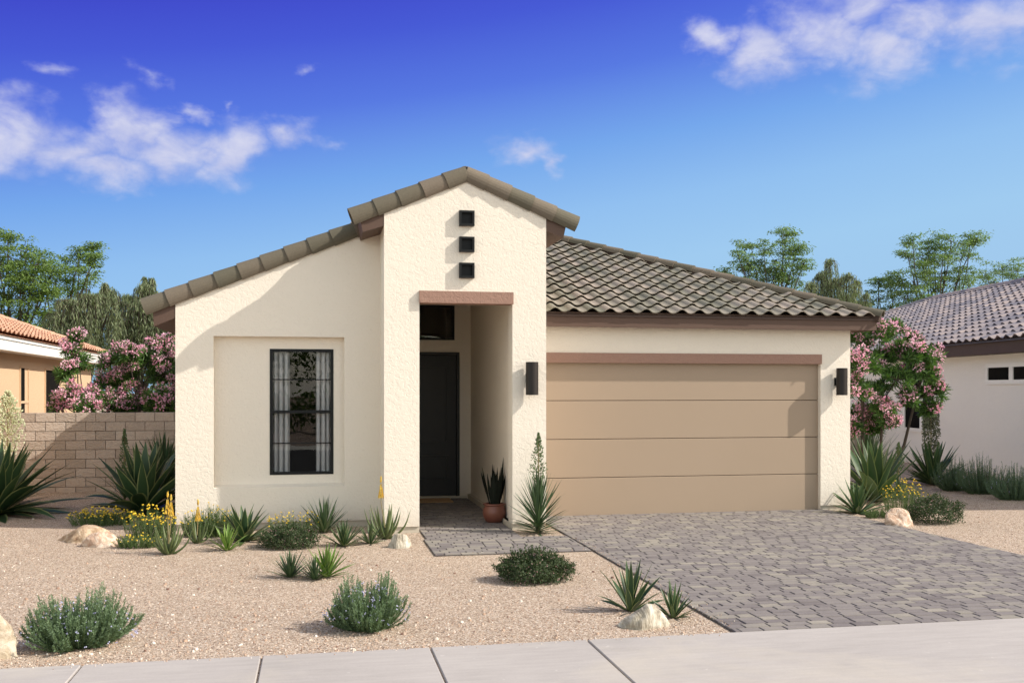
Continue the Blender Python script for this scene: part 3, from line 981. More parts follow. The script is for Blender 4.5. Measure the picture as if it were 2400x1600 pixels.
e_ = (o1 - o0).normalized(); W_ = (o1 - o0).length
upd = Vector((-e_.y, e_.x, 0)) + Vector((0, 0, .36))
updn = math.sqrt(1 + .36 ** 2)
tiles(b, o0, e_, upd, W_, 4.3 * updn, clip=lambda a, s_: a < W_ - s_ / updn * .98 and a > s_ / updn, pitch=.30, expo=.34, amp=.045, sub=6, seed=44, lift=.05)
b.build('roof', M['tile_red'], ln_)
b = MB()
rz_ = 2.70
pA = o0; pB = o1
left_ = Vector((-e_.y, e_.x, 0))
r0_ = pA + e_ * 4.3 + left_ * 4.3 + Vector((0, 0, 4.3 * .36)); r1_ = pB - e_ * 4.3 + left_ * 4.3 + Vector((0, 0, 4.3 * .36))
qA = pA + left_ * 8.6; qB = pB + left_ * 8.6
for f_ in ((pA, pB, r1_, r0_), (pB, qB, r1_), (qB, qA, r0_, r1_), (qA, pA, r0_)):
    b.face(*[v_ - Vector((0, 0, .01)) for v_ in f_])
b.build('roof_deck', M['tile_red'], ln_)
b = MB()
barrels(b, pB + Vector((0, 0, .03)), r1_ + Vector((0, 0, .06)), .36, .10, .085, (0, 0, 1), arc=90, seed=45)
b.build('hip_cap', M['tile_red'], ln_)
def side_window(ya, yb, z0, z1, fx, parent, frame, out=1, mull=None, name='window', fw=.05):
    """window in a wall whose face runs along y; fx(y) gives x of the wall face"""
    fm = MB()
    def bx(y0, y1, c, d, t0, t1):
        vs = []
        for yy in (y0, y1):
            for zz in (c, d):
                for tt in (t0, t1):
                    vs.append((fx(yy) + tt * out, yy, zz))
        fm.add(vs, [(0, 1, 3, 2), (4, 6, 7, 5), (0, 4, 5, 1), (2, 3, 7, 6), (0, 2, 6, 4), (1, 5, 7, 3)])
    bx(ya, ya + fw, z0, z1, -.05, .03); bx(yb - fw, yb, z0, z1, -.05, .03)
    bx(ya + fw, yb - fw, z0, z0 + fw, -.05, .03); bx(ya + fw, yb - fw, z1 - fw, z1, -.05, .03)
    if mull is not None:
        kind, val = mull
        if kind == 'h': bx(ya + fw, yb - fw, val - .025, val + .025, -.04, .025)
        else: bx(val - .035, val + .035, z0 + fw, z1 - fw, -.04, .025)
    o = fm.build(name, M[frame], parent)
    p = MB()
    p.face((fx(ya) + .008 * out, ya + fw, z0 + fw), (fx(yb) + .008 * out, yb - fw, z0 + fw), (fx(yb) + .008 * out, yb - fw, z1 - fw), (fx(ya) + .008 * out, ya + fw, z1 - fw))
    p.build('pane', M['dark_pane'], o)
    k = MB()
    k.face((fx(ya) + .003 * out, ya + fw, z0 + fw), (fx(yb) + .003 * out, yb - fw, z0 + fw), (fx(yb) + .003 * out, yb - fw, z1 - fw), (fx(ya) + .003 * out, ya + fw, z1 - fw))
    k.build('dark_room', M['interior'], o)
    return o
side_window(21.55, 22.25, .65, 2.22, lx, ln_, 'stucco_tan', 1, ('h', 1.50), fw=.035)
side_window(23.75, 25.3, .65, 2.22, lx, ln_, 'stucco_tan', 1, fw=.035)

# ------------------------------------------------------------------ right neighbour (turned slightly)
rn = thing('neighbor_house', 'grey stucco house with mauve tile roof and dark fascia at the right edge', 'house', (16, 22, 0))
RE0 = Vector((12.8, 16.3, 0)); RD = Vector((.143, .99, 0)).normalized(); RN = Vector((RD.y, -RD.x, 0))
def rp(s_, w_, z_=0.0): 
    p = RE0 + RD * s_ + RN * w_
    return (p.x, p.y, z_)
def quadprism(Mb, s0, s1, w0, w1, z0, z1):
    pts2 = [rp(s0, w0)[:2], rp(s1, w0)[:2], rp(s1, w1)[:2], rp(s0, w1)[:2]]
    prism_y(Mb, pts2[::-1], z0, z1)
b = MB(); quadprism(b, -4.0, 19.0, .40, 9.8, 0, 2.55)
b.build('wall', M['stucco_grey'], rn)
b = MB(); quadprism(b, -4.35, 19.35, .03, 10.2, 2.455, 2.68)
b.build('fascia', M['fascia_dark'], rn)
b = MB()
PR = .385; prn = math.sqrt(1 + PR * PR)
o0 = Vector(rp(-4.4, -.04, 2.69))
tiles(b, o0, RD, RN + Vector((0, 0, PR)), 23.8, 5.15 * prn, clip=lambda a, s_: s_ / prn < a < 23.8 - s_ / prn, pitch=.30, expo=.33, amp=.045, sub=6, seed=51, lift=.045)
b.build('roof', M['tile_grey'], rn)
b = MB()
c0, c1 = Vector(rp(-4.4, -.04, 2.68)), Vector(rp(19.4, -.04, 2.68))
k0, k1 = Vector(rp(.75, 5.11, 2.68 + 5.15 * PR)), Vector(rp(14.25, 5.11, 2.68 + 5.15 * PR))
q0, q1 = Vector(rp(-4.4, 10.26, 2.68)), Vector(rp(19.4, 10.26, 2.68))
for f_ in ((c0, c1, k1, k0), (c1, q1, k1), (q1, q0, k0, k1), (q0, c0, k0)):
    b.face(*f_)
b.build('roof_deck', M['tile_grey'], rn)
b = MB()
up_ = Vector((0, 0, .06))
barrels(b, k0 + up_, k1 + up_, .36, .11, .095, (0, 0, 1), arc=90, seed=52)
barrels(b, c1 + up_, k1 + up_, .36, .11, .095, (0, 0, 1), arc=90, seed=53)
barrels(b, c0 + up_, k0 + up_, .36, .11, .095, (0, 0, 1), arc=90, seed=54)
b.build('hip_cap', M['tile_grey'], rn)
def rwin(s0, s1, z0, z1, mull):
    fm = MB(); fw = .085
    def bx(a, c, z_0, z_1, t0=.37, t1=.45): quadprism(fm, a, c, t0, t1, z_0, z_1)
    bx(s0, s0 + fw, z0, z1); bx(s1 - fw, s1, z0, z1); bx(s0 + fw, s1 - fw, z0, z0 + fw); bx(s0 + fw, s1 - fw, z1 - fw, z1)
    bx(mull - .07, mull + .07, z0 + fw, z1 - fw)
    o = fm.build('window', M['white_paint'], rn)
    for (a, c) in ((s0 + fw, mull - .07), (mull + .07, s1 - fw)):
        k = MB(); k.face(rp(a, .392, z0 + fw), rp(a, .392, z1 - fw), rp(c, .392, z1 - fw), rp(c, .392, z0 + fw))
        k.build('pane', M['dark_pane'], o)
    k = MB(); k.face(rp(s0 + fw, .397, z0 + fw), rp(s0 + fw, .397, z1 - fw), rp(s1 - fw, .397, z1 - fw), rp(s1 - fw, .397, z0 + fw))
    k.build('dark_room', M['interior'], o)
rwin(.15, 2.05, 1.86, 2.28, 1.10)
rwin(4.2, 5.88, .76, 2.15, 4.93)

# ------------------------------------------------------------------ plants
def blade(Mb, base, azi, elev, L, Wd, droop, segs=6, fold=.35, tint=.5, edge=1.0, twist=0.0, shape='agave', curl=0.0):
    p = Vector(base)
    el_ = elev
    side0 = Vector((-math.sin(azi), math.cos(azi), 0))
    vs = []
    for i in range(segs + 1):
        s_ = i / segs
        d = Vector((math.cos(azi) * math.cos(el_), math.sin(azi) * math.cos(el_), math.sin(el_)))
        up_ = side0.cross(d) * -1
        if up_.z < 0 and abs(el_) < 1.5: up_ = -up_
        up_ = Vector((-math.cos(azi) * math.sin(el_), -math.sin(azi) * math.sin(el_), math.cos(el_)))
        if shape == 'agave':
            w_ = Wd * (.62 + .38 * min(1, s_ / .38)) * max(0, 1 - max(0, (s_ - .42) / .58) ** 1.55)
        else:
            w_ = Wd * (.75 + .25 * min(1, s_ / .3)) * max(0, 1 - s_ ** 2.2)
        w_ = max(w_, Wd * .03)
        a = twist * s_
        sd = side0 * math.cos(a) + up_ * math.sin(a)
        un = up_ * math.cos(a) - side0 * math.sin(a)
        for k in (-1, -.8, 0, .8, 1):
            vs.append(p + sd * (k * w_ * .5) + un * (abs(k) * w_ * fold * .5 * (1 - .5 * s_)))
        p = p + d * (L / segs)
        el_ -= droop / segs * (.4 + 1.2 * s_)
    fs = []; ed = []; ti = []
    for i in range(segs):
        for j in range(4):
            fs.append((i * 5 + j, i * 5 + j + 1, (i + 1) * 5 + j + 1, (i + 1) * 5 + j))
            ed.append(edge if j in (0, 3) else 0.0)
            ti.append(tint)
    Mb.add(vs, fs, ti, ed)

def rosette(Mb, c, n, L, Wd, seed, elmin=12, elmax=85, droop=.5, edge=1.0, shape='agave', fold=.35, trunk=0.0, segs=6, lean=(0, 0), fan=None):
    rr = random.Random(seed)
    for i in range(n):
        t_ = (i + .5) / n
        az_ = i * 2.39996 + rr.uniform(-.25, .25)
        e_ = math.radians(elmin + (elmax - elmin) * t_ ** 1.3 + rr.uniform(-5, 5))
        e_ = min(e_, math.radians(89))
        LL = L * rr.uniform(.82, 1.08) * (.80 + .22 * math.sin(math.pi * min(1, t_ * 1.1 + .05)))
        dr = droop * rr.uniform(.3, 1.5) * (1.15 - t_ * .9)
        h = trunk * t_
        base = Vector(c) + Vector((math.cos(az_), math.sin(az_), 0)) * (.02 * (1 - t_)) + Vector((0, 0, h))
        blade(Mb, base, az_, e_, LL, Wd * rr.uniform(.8, 1.12), dr, segs, fold, rr.random(), edge * rr.uniform(.7, 1), rr.uniform(-.4, .4), shape)

def agave(u, v, wpx, hpx, label, seed, n=24, matn='agave_var', group='variegated agaves', wid=.11, **kw):
    n = int(n * 1.3); wid = wid * 1.5; wpx *= 1.2; hpx *= 1.07
    c = P(u, v)
    h = px(c, hpx)
    b = MB()
    rosette(b, (0, 0, -.01), n, h * 1.06, wid * h, seed, **kw)
    xs_ = [p[0] * CA - p[1] * SA for p in b.v]
    zs_ = [p[2] for p in b.v]
    f = px(c, wpx) / (max(xs_) - min(xs_))
    fz = h / max(zs_)
    b.v = [(p[0] * f + c.x, p[1] * f + c.y, max(p[2] * fz, .002) + c.z) for p in b.v]
    o = b.build('agave', M[matn], smooth=True, loc=tuple(c))
    return tag(o, label, 'agave', group)

def budstalk(c, z0, z1, rad, seed, mb_stem, mb_bud, n=160, size=.018, lean=0.0):
    rr = random.Random(seed)
    L = z1 - z0
    mb_stem.tube([(c[0], c[1], 0.0), (c[0] + lean * .5, c[1], z0 + L * .5), (c[0] + lean, c[1], z1)], [.010, .007, .003], 6)
    for i in range(n):
        t_ = rr.random() ** .8
        z = z0 + L * t_
        r_ = rad * (1 - t_ ** (3.5 if size > .04 else 1.5)) * (.35 + .65 * min(1, t_ * 4 + .1)) * rr.uniform(.2, 1)
        a = rr.uniform(0, 6.283)
        p = Vector((c[0] + lean * (z / z1) + r_ * math.cos(a), c[1] + r_ * math.sin(a), z))
        d = Vector((math.cos(a) * .6, math.sin(a) * .6, .9)).normalized()
        bud(mb_bud, p, d, size * rr.uniform(.7, 1.2), size * .32, rr.random())
        if i % 5 == 0:
            mb_stem.tube([(c[0] + lean * (z / z1), c[1], z - .03), tuple(p)], [.0025, .0012], 4, cap=False)

def bud(Mb, p, d, L, r_, tint):
    a = d.cross(Vector((.3, .5, 1)).normalized())
    if a.length < 1e-3: a = Vector((1, 0, 0))
    a.normalize(); b_ = d.cross(a)
    m_ = p + d * (L * .45)
    vs = [p, m_ + a * r_, m_ - a * .5 * r_ + b_ * .87 * r_, m_ - a * .5 * r_ - b_ * .87 * r_, p + d * L]
    Mb.add(vs, [(0, 2, 1), (0, 3, 2), (0, 1, 3), (4, 1, 2), (4, 2, 3), (4, 3, 1)], tint)

def leafquad(Mb, p, d, up_, L, wd, tint):
    s_ = d.cross(up_)
    if s_.length < 1e-4: s_ = Vector((1, 0, 0))
    s_.normalize()
    s_ = s_ * (wd * .5)
    m_ = p + d * (L * .45)
    Mb.add([p, m_ + s_, p + d * L, m_ - s_], [(0, 1, 2, 3)], tint)

def rv(rr):
    while True:
        v_ = Vector((rr.uniform(-1, 1), rr.uniform(-1, 1), rr.uniform(-1, 1)))
        if .01 < v_.length < 1: return v_.normalized()

def yucca(u, v, wpx, hpx, label, seed, n=70, matn='yucca', wid=.045, stalk=None, cat='yucca', group='spiky yuccas', trunk=.25, elmin=5, base=None, elmax=88, flower='bud', droop=.12, stalk_off=0.0):
    n = int(n * 1.45); wid = wid * 1.4; wpx *= 1.32; hpx *= 1.08
    c = base if base is not None else P(u, v)
    h = px(c, hpx); wd = px(c, wpx)
    th = thing('yucca', label, cat, tuple(c), group)
    b = MB()
    rosette(b, (0, 0, 0), n, h * .85, wid * h, seed, elmin, elmax, droop, .6, 'yucca', .3, trunk * h, 5)
    xs_ = [p[0] * CA - p[1] * SA for p in b.v]
    zs_ = [p[2] for p in b.v]
    f = wd / (max(xs_) - min(xs_)); fz = h / max(zs_)
    b.v = [(p[0] * f + c.x, p[1] * f + c.y, max(p[2] * fz, .003) + c.z) for p in b.v]
    b.build('leaves', M[matn], th, smooth=True)
    if stalk:
        z0, z1, rad, cnt, size = [px(c, q) if i < 3 else q for i, q in enumerate(stalk)]
        ms, mb_ = MB(), MB()
        budstalk((c.x + stalk_off, c.y), z0, z1, rad, seed + 5, ms, mb_, int(cnt), size)
        ms.build('flower_stalk', M['stalk'], th)
        mb_.build('blossoms' if flower != 'bud' else 'buds', M['cream_flower' if flower == 'cream' else 'bud'], th)
    return th

def aloe(u, v, wpx, hpx, label, seed, n=14, spikes=((0, 130),), group='aloes with yellow flower spikes'):
    rr = random.Random(seed)
    c = P(u, v)
    h = px(c, hpx); wd = px(c, wpx)
    th = thing('aloe', label, 'aloe', tuple(c), group)
    b = MB()
    for i in range(n):
        t_ = (i + .5) / n
        a = i * 2.4 + rr.uniform(-.3, .3)
        L = h * rr.uniform(.85, 1.1)
        e0 = math.radians(15 + 60 * t_)
        pts = []; rad = []
        p = Vector((math.cos(a) * .02, math.sin(a) * .02, 0))
        for k in range(8):
            s_ = k / 7
            pts.append(tuple(p + c))
            rad.append(max(.0015, h * .075 * (1 - s_ ** 1.6) * (.8 + .2 * s_)))
            e_ = e0 + (math.radians(74) - e0) * min(1, s_ * 1.5) - (.5 * max(0, s_ - .7) if rr.random() < .5 else 0)
            p = p + Vector((math.cos(a) * math.cos(e_), math.sin(a) * math.cos(e_), math.sin(e_))) * (L / 7)
        b.tube(pts, rad, 6, rr.random(), flat=.6)
    b.build('leaves', M['aloe'], th, smooth=True)
    fs_, fl = MB(), MB()
    for off, top in spikes:
        zt = px(c, top); ox = px(c, off)
        x_ = c.x + ox * CA; y_ = c.y - ox * SA
        fs_.tube([(c.x, c.y, h * .3), (x_, y_, zt * .62), (x_, y_, zt)], [.006, .005, .003], 6)
        hL = px(c, 40)
        for i in range(150):
            t_ = rr.random() ** 1.3
            z = zt - hL * (1 - t_)
            r_ = px(c, 8) * (1 - t_) ** .9
            a = rr.uniform(0, 6.283)
            p = Vector((x_ + math.cos(a) * r_ * .55, y_ + math.sin(a) * r_ * .55, z + .01))
            d = Vector((math.cos(a) * .45 * (1 - t_ * .8), math.sin(a) * .45 * (1 - t_ * .8), -.9 if t_ < .75 else .9)).normalized()
            bud(fl, p, d, px(c, 9) * rr.uniform(.7, 1.1), .0045, rr.random() * (.6 + .4 * t_))
    fs_.build('flower_stalk', M['stalk'], th)
    fl.build('flower_spike', M['aloe_flower'], th)
    return th

def rosemary(u, v, wpx, hpx, label, seed, stems=110, per=75, matn='rosemary', dpt=.75, flowers=160, group='rosemary bushes', cat='rosemary bush', lean=0.15, base=None):
    rr = random.Random(seed); stems = int(stems * 2.0)
    c = base if base is not None else P(u, v)
    R = px(c, wpx) / 2; H = px(c, hpx)
    c = c + Vector((0, R * dpt * .35, 0))
    th = thing('rosemary_bush', label, cat, tuple(c), group)
    b, fl, st = MB(), MB(), MB()
    for i in range(stems):
        a = rr.uniform(0, 6.283)
        q = math.sqrt(rr.random())
        lob = 1 + .16 * math.sin(a * 2 + seed) + .12 * math.sin(a * 5 + seed * 1.7)
        ex, ey = math.cos(a) * q * lob, math.sin(a) * q * lob
        top = H * (1 - q ** 3.0 * .55) * rr.uniform(.50, 1.07) * (1 + .14 * math.sin(ex * 6 + seed) - .12 * ex * math.sin(seed))
        end = Vector((ex * R * 1.02, ey * R * dpt, top))
        start = Vector((ex * R * .45, ey * R * dpt * .45, 0))
        mid = start.lerp(end, .5) + Vector((ex * R * .18, ey * R * dpt * .18, -top * .08))
        pts = []
        for k in range(9):
            t_ = k / 8
            pts.append(start * (1 - t_) ** 2 + mid * 2 * t_ * (1 - t_) + end * t_ * t_)
        st.tube([tuple(p + c) for p in pts[::2]], [.004, .003, .003, .002, .001], 4, cap=False)
        for k in range(per):
            t_ = (k / per) ** .8
            x_ = t_ * 8; i0 = min(7, int(x_)); p = pts[i0].lerp(pts[i0 + 1], x_ - i0)
            d = (pts[i0 + 1] - pts[i0]).normalized()
            r_ = rv(rr)
            dd = (d * .9 + r_ * .75).normalized()
            L = rr.uniform(.022, .036) * (1.1 - .4 * t_)
            leafquad(b, p + c, dd, rv(rr), L, .0055, min(1, max(0, .25 + .6 * t_ + rr.uniform(-.25, .25))))
    for i in range(flowers):
        a = rr.uniform(0, 6.283); e_ = rr.uniform(.1, 1.4)
        q = math.cos(e_)
        p = Vector((math.cos(a) * q * R * 1.0, math.sin(a) * q * R * dpt, H * (.12 + .8 * math.sin(e_)) * rr.uniform(.6, 1.0)))
        for k in range(2):
            bud(fl, p + c + rv(rr) * .005, rv(rr), .013, .0055, rr.random())
    b.build('needles', M[matn], th)
    st.build('stems', M['bud'], th)
    fl.build('flowers', M['lilac'], th)
    return th

def mound(u, v, wpx, hpx, label, seed, n=9000, matn='cover', flowers=420, group='low flowering mounds', dpt=.8, base=None):
    rr = random.Random(seed)
    c = base if base is not None else P(u, v)
    R = px(c, wpx) / 2; H = px(c, hpx)
    c = c + Vector((0, R * dpt * .5, 0))
    th = thing('flowering_groundcover', label, 'ground cover plant', tuple(c), group)
    b, fl = MB(), MB()
    off = Vector((rr.uniform(0, 50), rr.uniform(0, 50), 0))
    def surf(a, e_):
        q = math.cos(e_)
        d = Vector((math.cos(a) * q, math.sin(a) * q, math.sin(e_)))
        k = 1 + .34 * mnoise.noise(d * 2.4 + off) + .10 * mnoise.noise(d * 7 + off)
        return Vector((d.x * R * k * .93, d.y * R * dpt * k * .93, .01 + H * .95 * k * (d.z ** .55)))
    for i in range(n):
        a = rr.uniform(0, 6.283); e_ = math.asin(rr.uniform(.0, 1) ** 1.15)
        s_ = surf(a, e_)
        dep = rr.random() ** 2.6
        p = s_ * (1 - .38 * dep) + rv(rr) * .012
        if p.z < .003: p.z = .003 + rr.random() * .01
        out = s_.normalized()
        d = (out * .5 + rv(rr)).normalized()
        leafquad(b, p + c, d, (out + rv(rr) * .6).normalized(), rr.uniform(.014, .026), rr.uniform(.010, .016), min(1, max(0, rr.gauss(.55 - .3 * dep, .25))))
    for i in range(140):        # sprigs that break the outline
        a = rr.uniform(0, 6.283); e_ = rr.uniform(.05, 1.5)
        s_ = surf(a, e_); out = s_.normalized()
        for k in range(10):
            p = s_ + out * (.006 * k) + rv(rr) * .008
            leafquad(b, p + c, (out + rv(rr)).normalized(), rv(rr), .018, .010, rr.random())
    for i in range(flowers):
        a = rr.uniform(0, 6.283); e_ = math.asin(rr.random() ** .8)
        s_ = surf(a, e_) * rr.uniform(.97, 1.03)
        leafquad(fl, s_ + c, rv(rr), rv(rr), .014, .012, rr.random())
    b.build('foliage', M[matn], th)
    fl.build('flowers', M['pinkish'], th)
    return th

def wildflowers(u, v, wpx, hpx, label, seed, stems=130, heads=90, group='yellow wildflower clumps', dpt=.5, headsize=.011, leafy=26, base=None, fmin=.55):
    rr = random.Random(seed)
    c = base if base is not None else P(u, v)
    R = px(c, wpx) / 2; H = px(c, hpx)
    c = c + Vector((0, R * dpt * .4, 0))
    th = thing('yellow_wildflowers', label, 'wildflowers', tuple(c), group)
    b, fl = MB(), MB()
    for i in range(stems):
        a = rr.uniform(0, 6.283); q = math.sqrt(rr.random())
        sx, sy = math.cos(a) * q * R * .8, math.sin(a) * q * R * dpt * .8
        hh = H * rr.uniform(.5, 1.0) * (1 - .35 * q * q)
        tip = Vector((sx * 1.22 + rr.uniform(-.03, .03), sy * 1.22 + rr.uniform(-.03, .03), hh))
        st = Vector((sx, sy, 0))
        mid = st.lerp(tip, .5) + Vector((rr.uniform(-.01, .01), rr.uniform(-.01, .01), 0))
        b.tube([tuple(st + c), tuple(mid + c), tuple(tip + c)], [.0022, .0018, .0012], 3, rr.random(), cap=False)
        for k in range(leafy):
            t_ = rr.random() ** 1.3 * .85
            p = st.lerp(tip, t_)
            d = (Vector((rr.uniform(-1, 1), rr.uniform(-1, 1), 1.1))).normalized()
            leafquad(b, p + c, d, rv(rr), rr.uniform(.02, .05), .0045, rr.random())
        if i < heads:
            nrm = (Vector((rr.uniform(-.6, .6), rr.uniform(-1, .2), .8))).normalized()
            s_ = nrm.orthogonal().normalized(); t2 = nrm.cross(s_)
            hs = headsize * rr.uniform(.75, 1.2)
            vs = [tip + c + nrm * hs * .5]; fs_2 = []
            for k in range(10):
                an = 6.283 * k / 10
                r_ = hs * (1.0 if k % 2 == 0 else .62)
                vs.append(tip + c + s_ * math.cos(an) * r_ + t2 * math.sin(an) * r_)
            for k in range(10):
                fs_2.append((0, 1 + k, 1 + (k + 1) % 10))
            vs.append(tip + c - nrm * hs * .35)
            for k in range(10):
                fs_2.append((11, 1 + (k + 1) % 10, 1 + k))
            fl.add(vs, fs_2, rr.random())
    b.build('foliage', M['wild'], th)
    fl.build('blossoms', M['yellow'], th)
    return th

def boulder(u, v, wpx, hpx, label, seed, matn, dpt=.8, peak=(0, 0), group=None, sharp=.25, yoff=0.0, lean=0.0, prof=None):
    rr = random.Random(seed)
    c = P(u, v)
    R = px(c, wpx) / 2; H = px(c, hpx)
    c = c + Vector((0, R * dpt * .6 + yoff, 0))
    off = Vector((rr.uniform(0, 90), rr.uniform(0, 90), rr.uniform(0, 90)))
    planes = [(rv(rr), rr.uniform(.66, .90)) for _ in range(20)]
    planes = [q for q in planes if q[0].z < .75]
    b = MB()
    nu, nv = 56, 30
    vs = []; fs = []
    for j in range(nv + 1):
        e_ = -.5 + (math.pi / 2 + .5) * j / nv
        for i in range(nu):
            a = 2 * math.pi * i / nu
            d = Vector((math.cos(a) * math.cos(e_), math.sin(a) * math.cos(e_), math.sin(e_)))
            k = 1.0
            for n_, o_ in planes:
                q = d.dot(n_)
                if q > .05: k = min(k, o_ / q + .0)
            k = k * (1 + sharp * .4 * mnoise.fractal(d * 1.8 + off, 1.0, 2.2, 5) + .02 * mnoise.noise(d * 14 + off))
            z = d.z * k
            x_ = d.x * k + lean * z
            if prof:
                for (xa, ha), (xb, hb) in zip(prof[:-1], prof[1:]):
                    if xa <= x_ <= xb or (xb == prof[-1][0] and x_ > xb):
                        z *= ha + (hb - ha) * min(1, (x_ - xa) / (xb - xa)); break
            vs.append((c.x + x_ * R * 1.08, c.y + d.y * k * R * dpt * 1.08, c.z + H * z * 1.05 - .01))
    zmax = max(p[2] for p in vs)
    vs = [(p[0], p[1], p[2] * H / zmax if p[2] > 0 else p[2] * .5) for p in vs]
    for j in range(nv):
        for i in range(nu):
            fs.append((j * nu + i, j * nu + (i + 1) % nu, (j + 1) * nu + (i + 1) % nu, (j + 1) * nu + i))
    b.add(vs, fs)
    o = b.build('boulder', M[matn], smooth=True, loc=tuple(c))
    try:
        pass
    finally:
        pass
    return tag(o, label, 'boulder', group)

# ---- left bed
G_R = 'landscape boulders'
boulder(200, 1270, 150, 38, 'long rounded tan boulder in front of the left yellow flowers', 5, 'rock_tan', .6, group=G_R, prof=[(-1.3, .15), (-.6, .55), (-.1, 1), (.4, 1.02), (1.3, .8)])
boulder(237, 1281, 92, 33, 'rough pinkish boulder leaning on the long tan boulder at left', 8, 'rock_pink', .7, group=G_R)
boulder(938, 1284, 62, 34, 'pale cream banded rock at the foot of the left porch pier', 12, 'rock_band', .8, group=G_R, sharp=.3, prof=[(-1.3, .4), (-.7, .55), (-.4, 1), (.45, .98), (.7, .75), (1.3, .45)])
boulder(1510, 1473, 122, 54, 'streaked white and grey rock between the two agaves beside the driveway', 15, 'rock_band', .6, group=G_R, sharp=.35, prof=[(-1.3, .1), (-.7, .35), (-.1, .8), (.25, 1.05), (.6, 1.1), (.85, .9), (1.3, .5)])
boulder(2116, 1233, 74, 42, 'pinkish tan boulder at the right edge of the driveway', 21, 'rock_pink', .8, group=G_R)
boulder(-54, 1548, 168, 120, 'pale yellow boulder cut by the left edge beside the big rosemary', 27, 'rock_pale', .7, group=G_R, prof=[(-1.3, 1), (.1, 1), (.5, .88), (.8, .75), (1.3, .5)])

agave(-5, 1205, 330, 165, 'large striped agave in shade at the far left edge', 101, n=60, elmin=2, elmax=82, droop=.5, wid=.10)
yucca(18, 1180, 150, 90, 'yucca with a tall cream flower spire at the left edge', 111, n=40, stalk=(112, 262, 40, 800, .048), flower='cream', group='yuccas with flower spires')
agave(335, 1205, 250, 165, 'large striped agave behind the yellow flowers left of the house corner', 102, n=34, elmin=8, elmax=80, droop=.55, wid=.15)
yucca(385, 1165, 170, 150, 'dense dark green yucca against the block wall by the house corner', 112, n=110, trunk=.3)
yucca(292, 1175, 90, 85, 'slim yucca with a green bud stalk in front of the block wall', 113, n=30, stalk=(72, 168, 15, 420, .032), group='yuccas with flower spires')
wildflowers(235, 1232, 165, 46, 'low yellow flowers behind the long tan boulder', 201, 210, 150, headsize=.016)
wildflowers(350, 1262, 130, 82, 'tall yellow flowers between the boulders and the house corner', 202, 170, 120, headsize=.015)
wildflowers(325, 1284, 120, 36, 'sparse yellow flowers right of the pinkish boulder', 203, 130, 40, headsize=.013)
aloe(395, 1298, 92, 82, 'front aloe with two yellow flower spikes near the house corner', 301, n=15, spikes=((-2, 138), (6, 132)))
aloe(462, 1272, 60, 62, 'rear aloe with one yellow flower spike beside the house corner', 302, n=10, spikes=((2, 95),))
wildflowers(492, 1258, 145, 80, 'dark green bush with scattered yellow flowers against the lit wall', 204, 230, 60, headsize=.013, leafy=50)
agave(572, 1268, 140, 88, 'striped agave with wavy leaves under the niche of the window', 103, n=22, elmin=10, elmax=80, droop=.6, wid=.14)
agave(532, 1289, 92, 62, 'small bright striped agave in front of the wavy agave', 104, n=24, elmin=14, elmax=82, droop=.2, wid=.09, matn='yucca_bright')
wildflowers(695, 1252, 140, 60, 'feathery yellow flowers behind the mound below the window', 205, 110, 80, headsize=.013, leafy=10)
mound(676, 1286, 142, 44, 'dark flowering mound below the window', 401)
yucca(760, 1248, 100, 86, 'upright dark yucca against the shaded wall right of the window', 114, n=46, wid=.05, trunk=.02, elmin=18)
agave(806, 1279, 92, 62, 'small striped agave between the dark yucca and the aloe', 105, n=34, elmin=8, elmax=84, droop=.2, wid=.085)
agave(868, 1273, 72, 52, 'small striped agave in front of the aloe at the left pier', 106, n=26, elmin=10, elmax=84, droop=.2, wid=.085)
aloe(902, 1262, 110, 88, 'aloe with one yellow flower spike against the left porch pier', 303, n=13, spikes=((-9, 138),))
yucca(680, 1353, 94, 64, 'left small yucca of the pair on the open gravel', 115, n=44, trunk=.03, elmin=14, wid=.055)
yucca(738, 1358, 74, 58, 'slender middle yucca of the group on the open gravel', 116, n=34, trunk=.03, elmin=14, wid=.055)
yucca(766, 1352, 104, 76, 'bright green yucca at the right of the group on the open gravel', 117, n=30, trunk=.03, elmin=12, wid=.085, matn='yucca_bright')
rosemary(862, 1478, 215, 122, 'blue flowering rosemary bush in the middle of the gravel yard', 501, stems=150, per=85)
rosemary(178, 1520, 262, 128, 'blue flowering rosemary bush beside the pale boulder at lower left', 502, stems=170, per=90)
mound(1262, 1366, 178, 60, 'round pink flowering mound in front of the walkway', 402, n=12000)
agave(1478, 1432, 134, 118, 'larger striped agave behind the streaked rock beside the driveway', 107, n=17, elmin=14, elmax=82, droop=.18, wid=.12)
agave(1578, 1447, 96, 84, 'smaller striped agave right of the streaked rock beside the driveway', 108, n=19, elmin=10, elmax=84, droop=.15, wid=.11)
yucca(1262, 1250, 112, 148, 'yucca with a tall bud stalk between the porch pier and the driveway', 118, n=95, trunk=.38, elmin=2, stalk=(118, 234, 27, 420, .026), group='yuccas with flower spires', wid=.05)
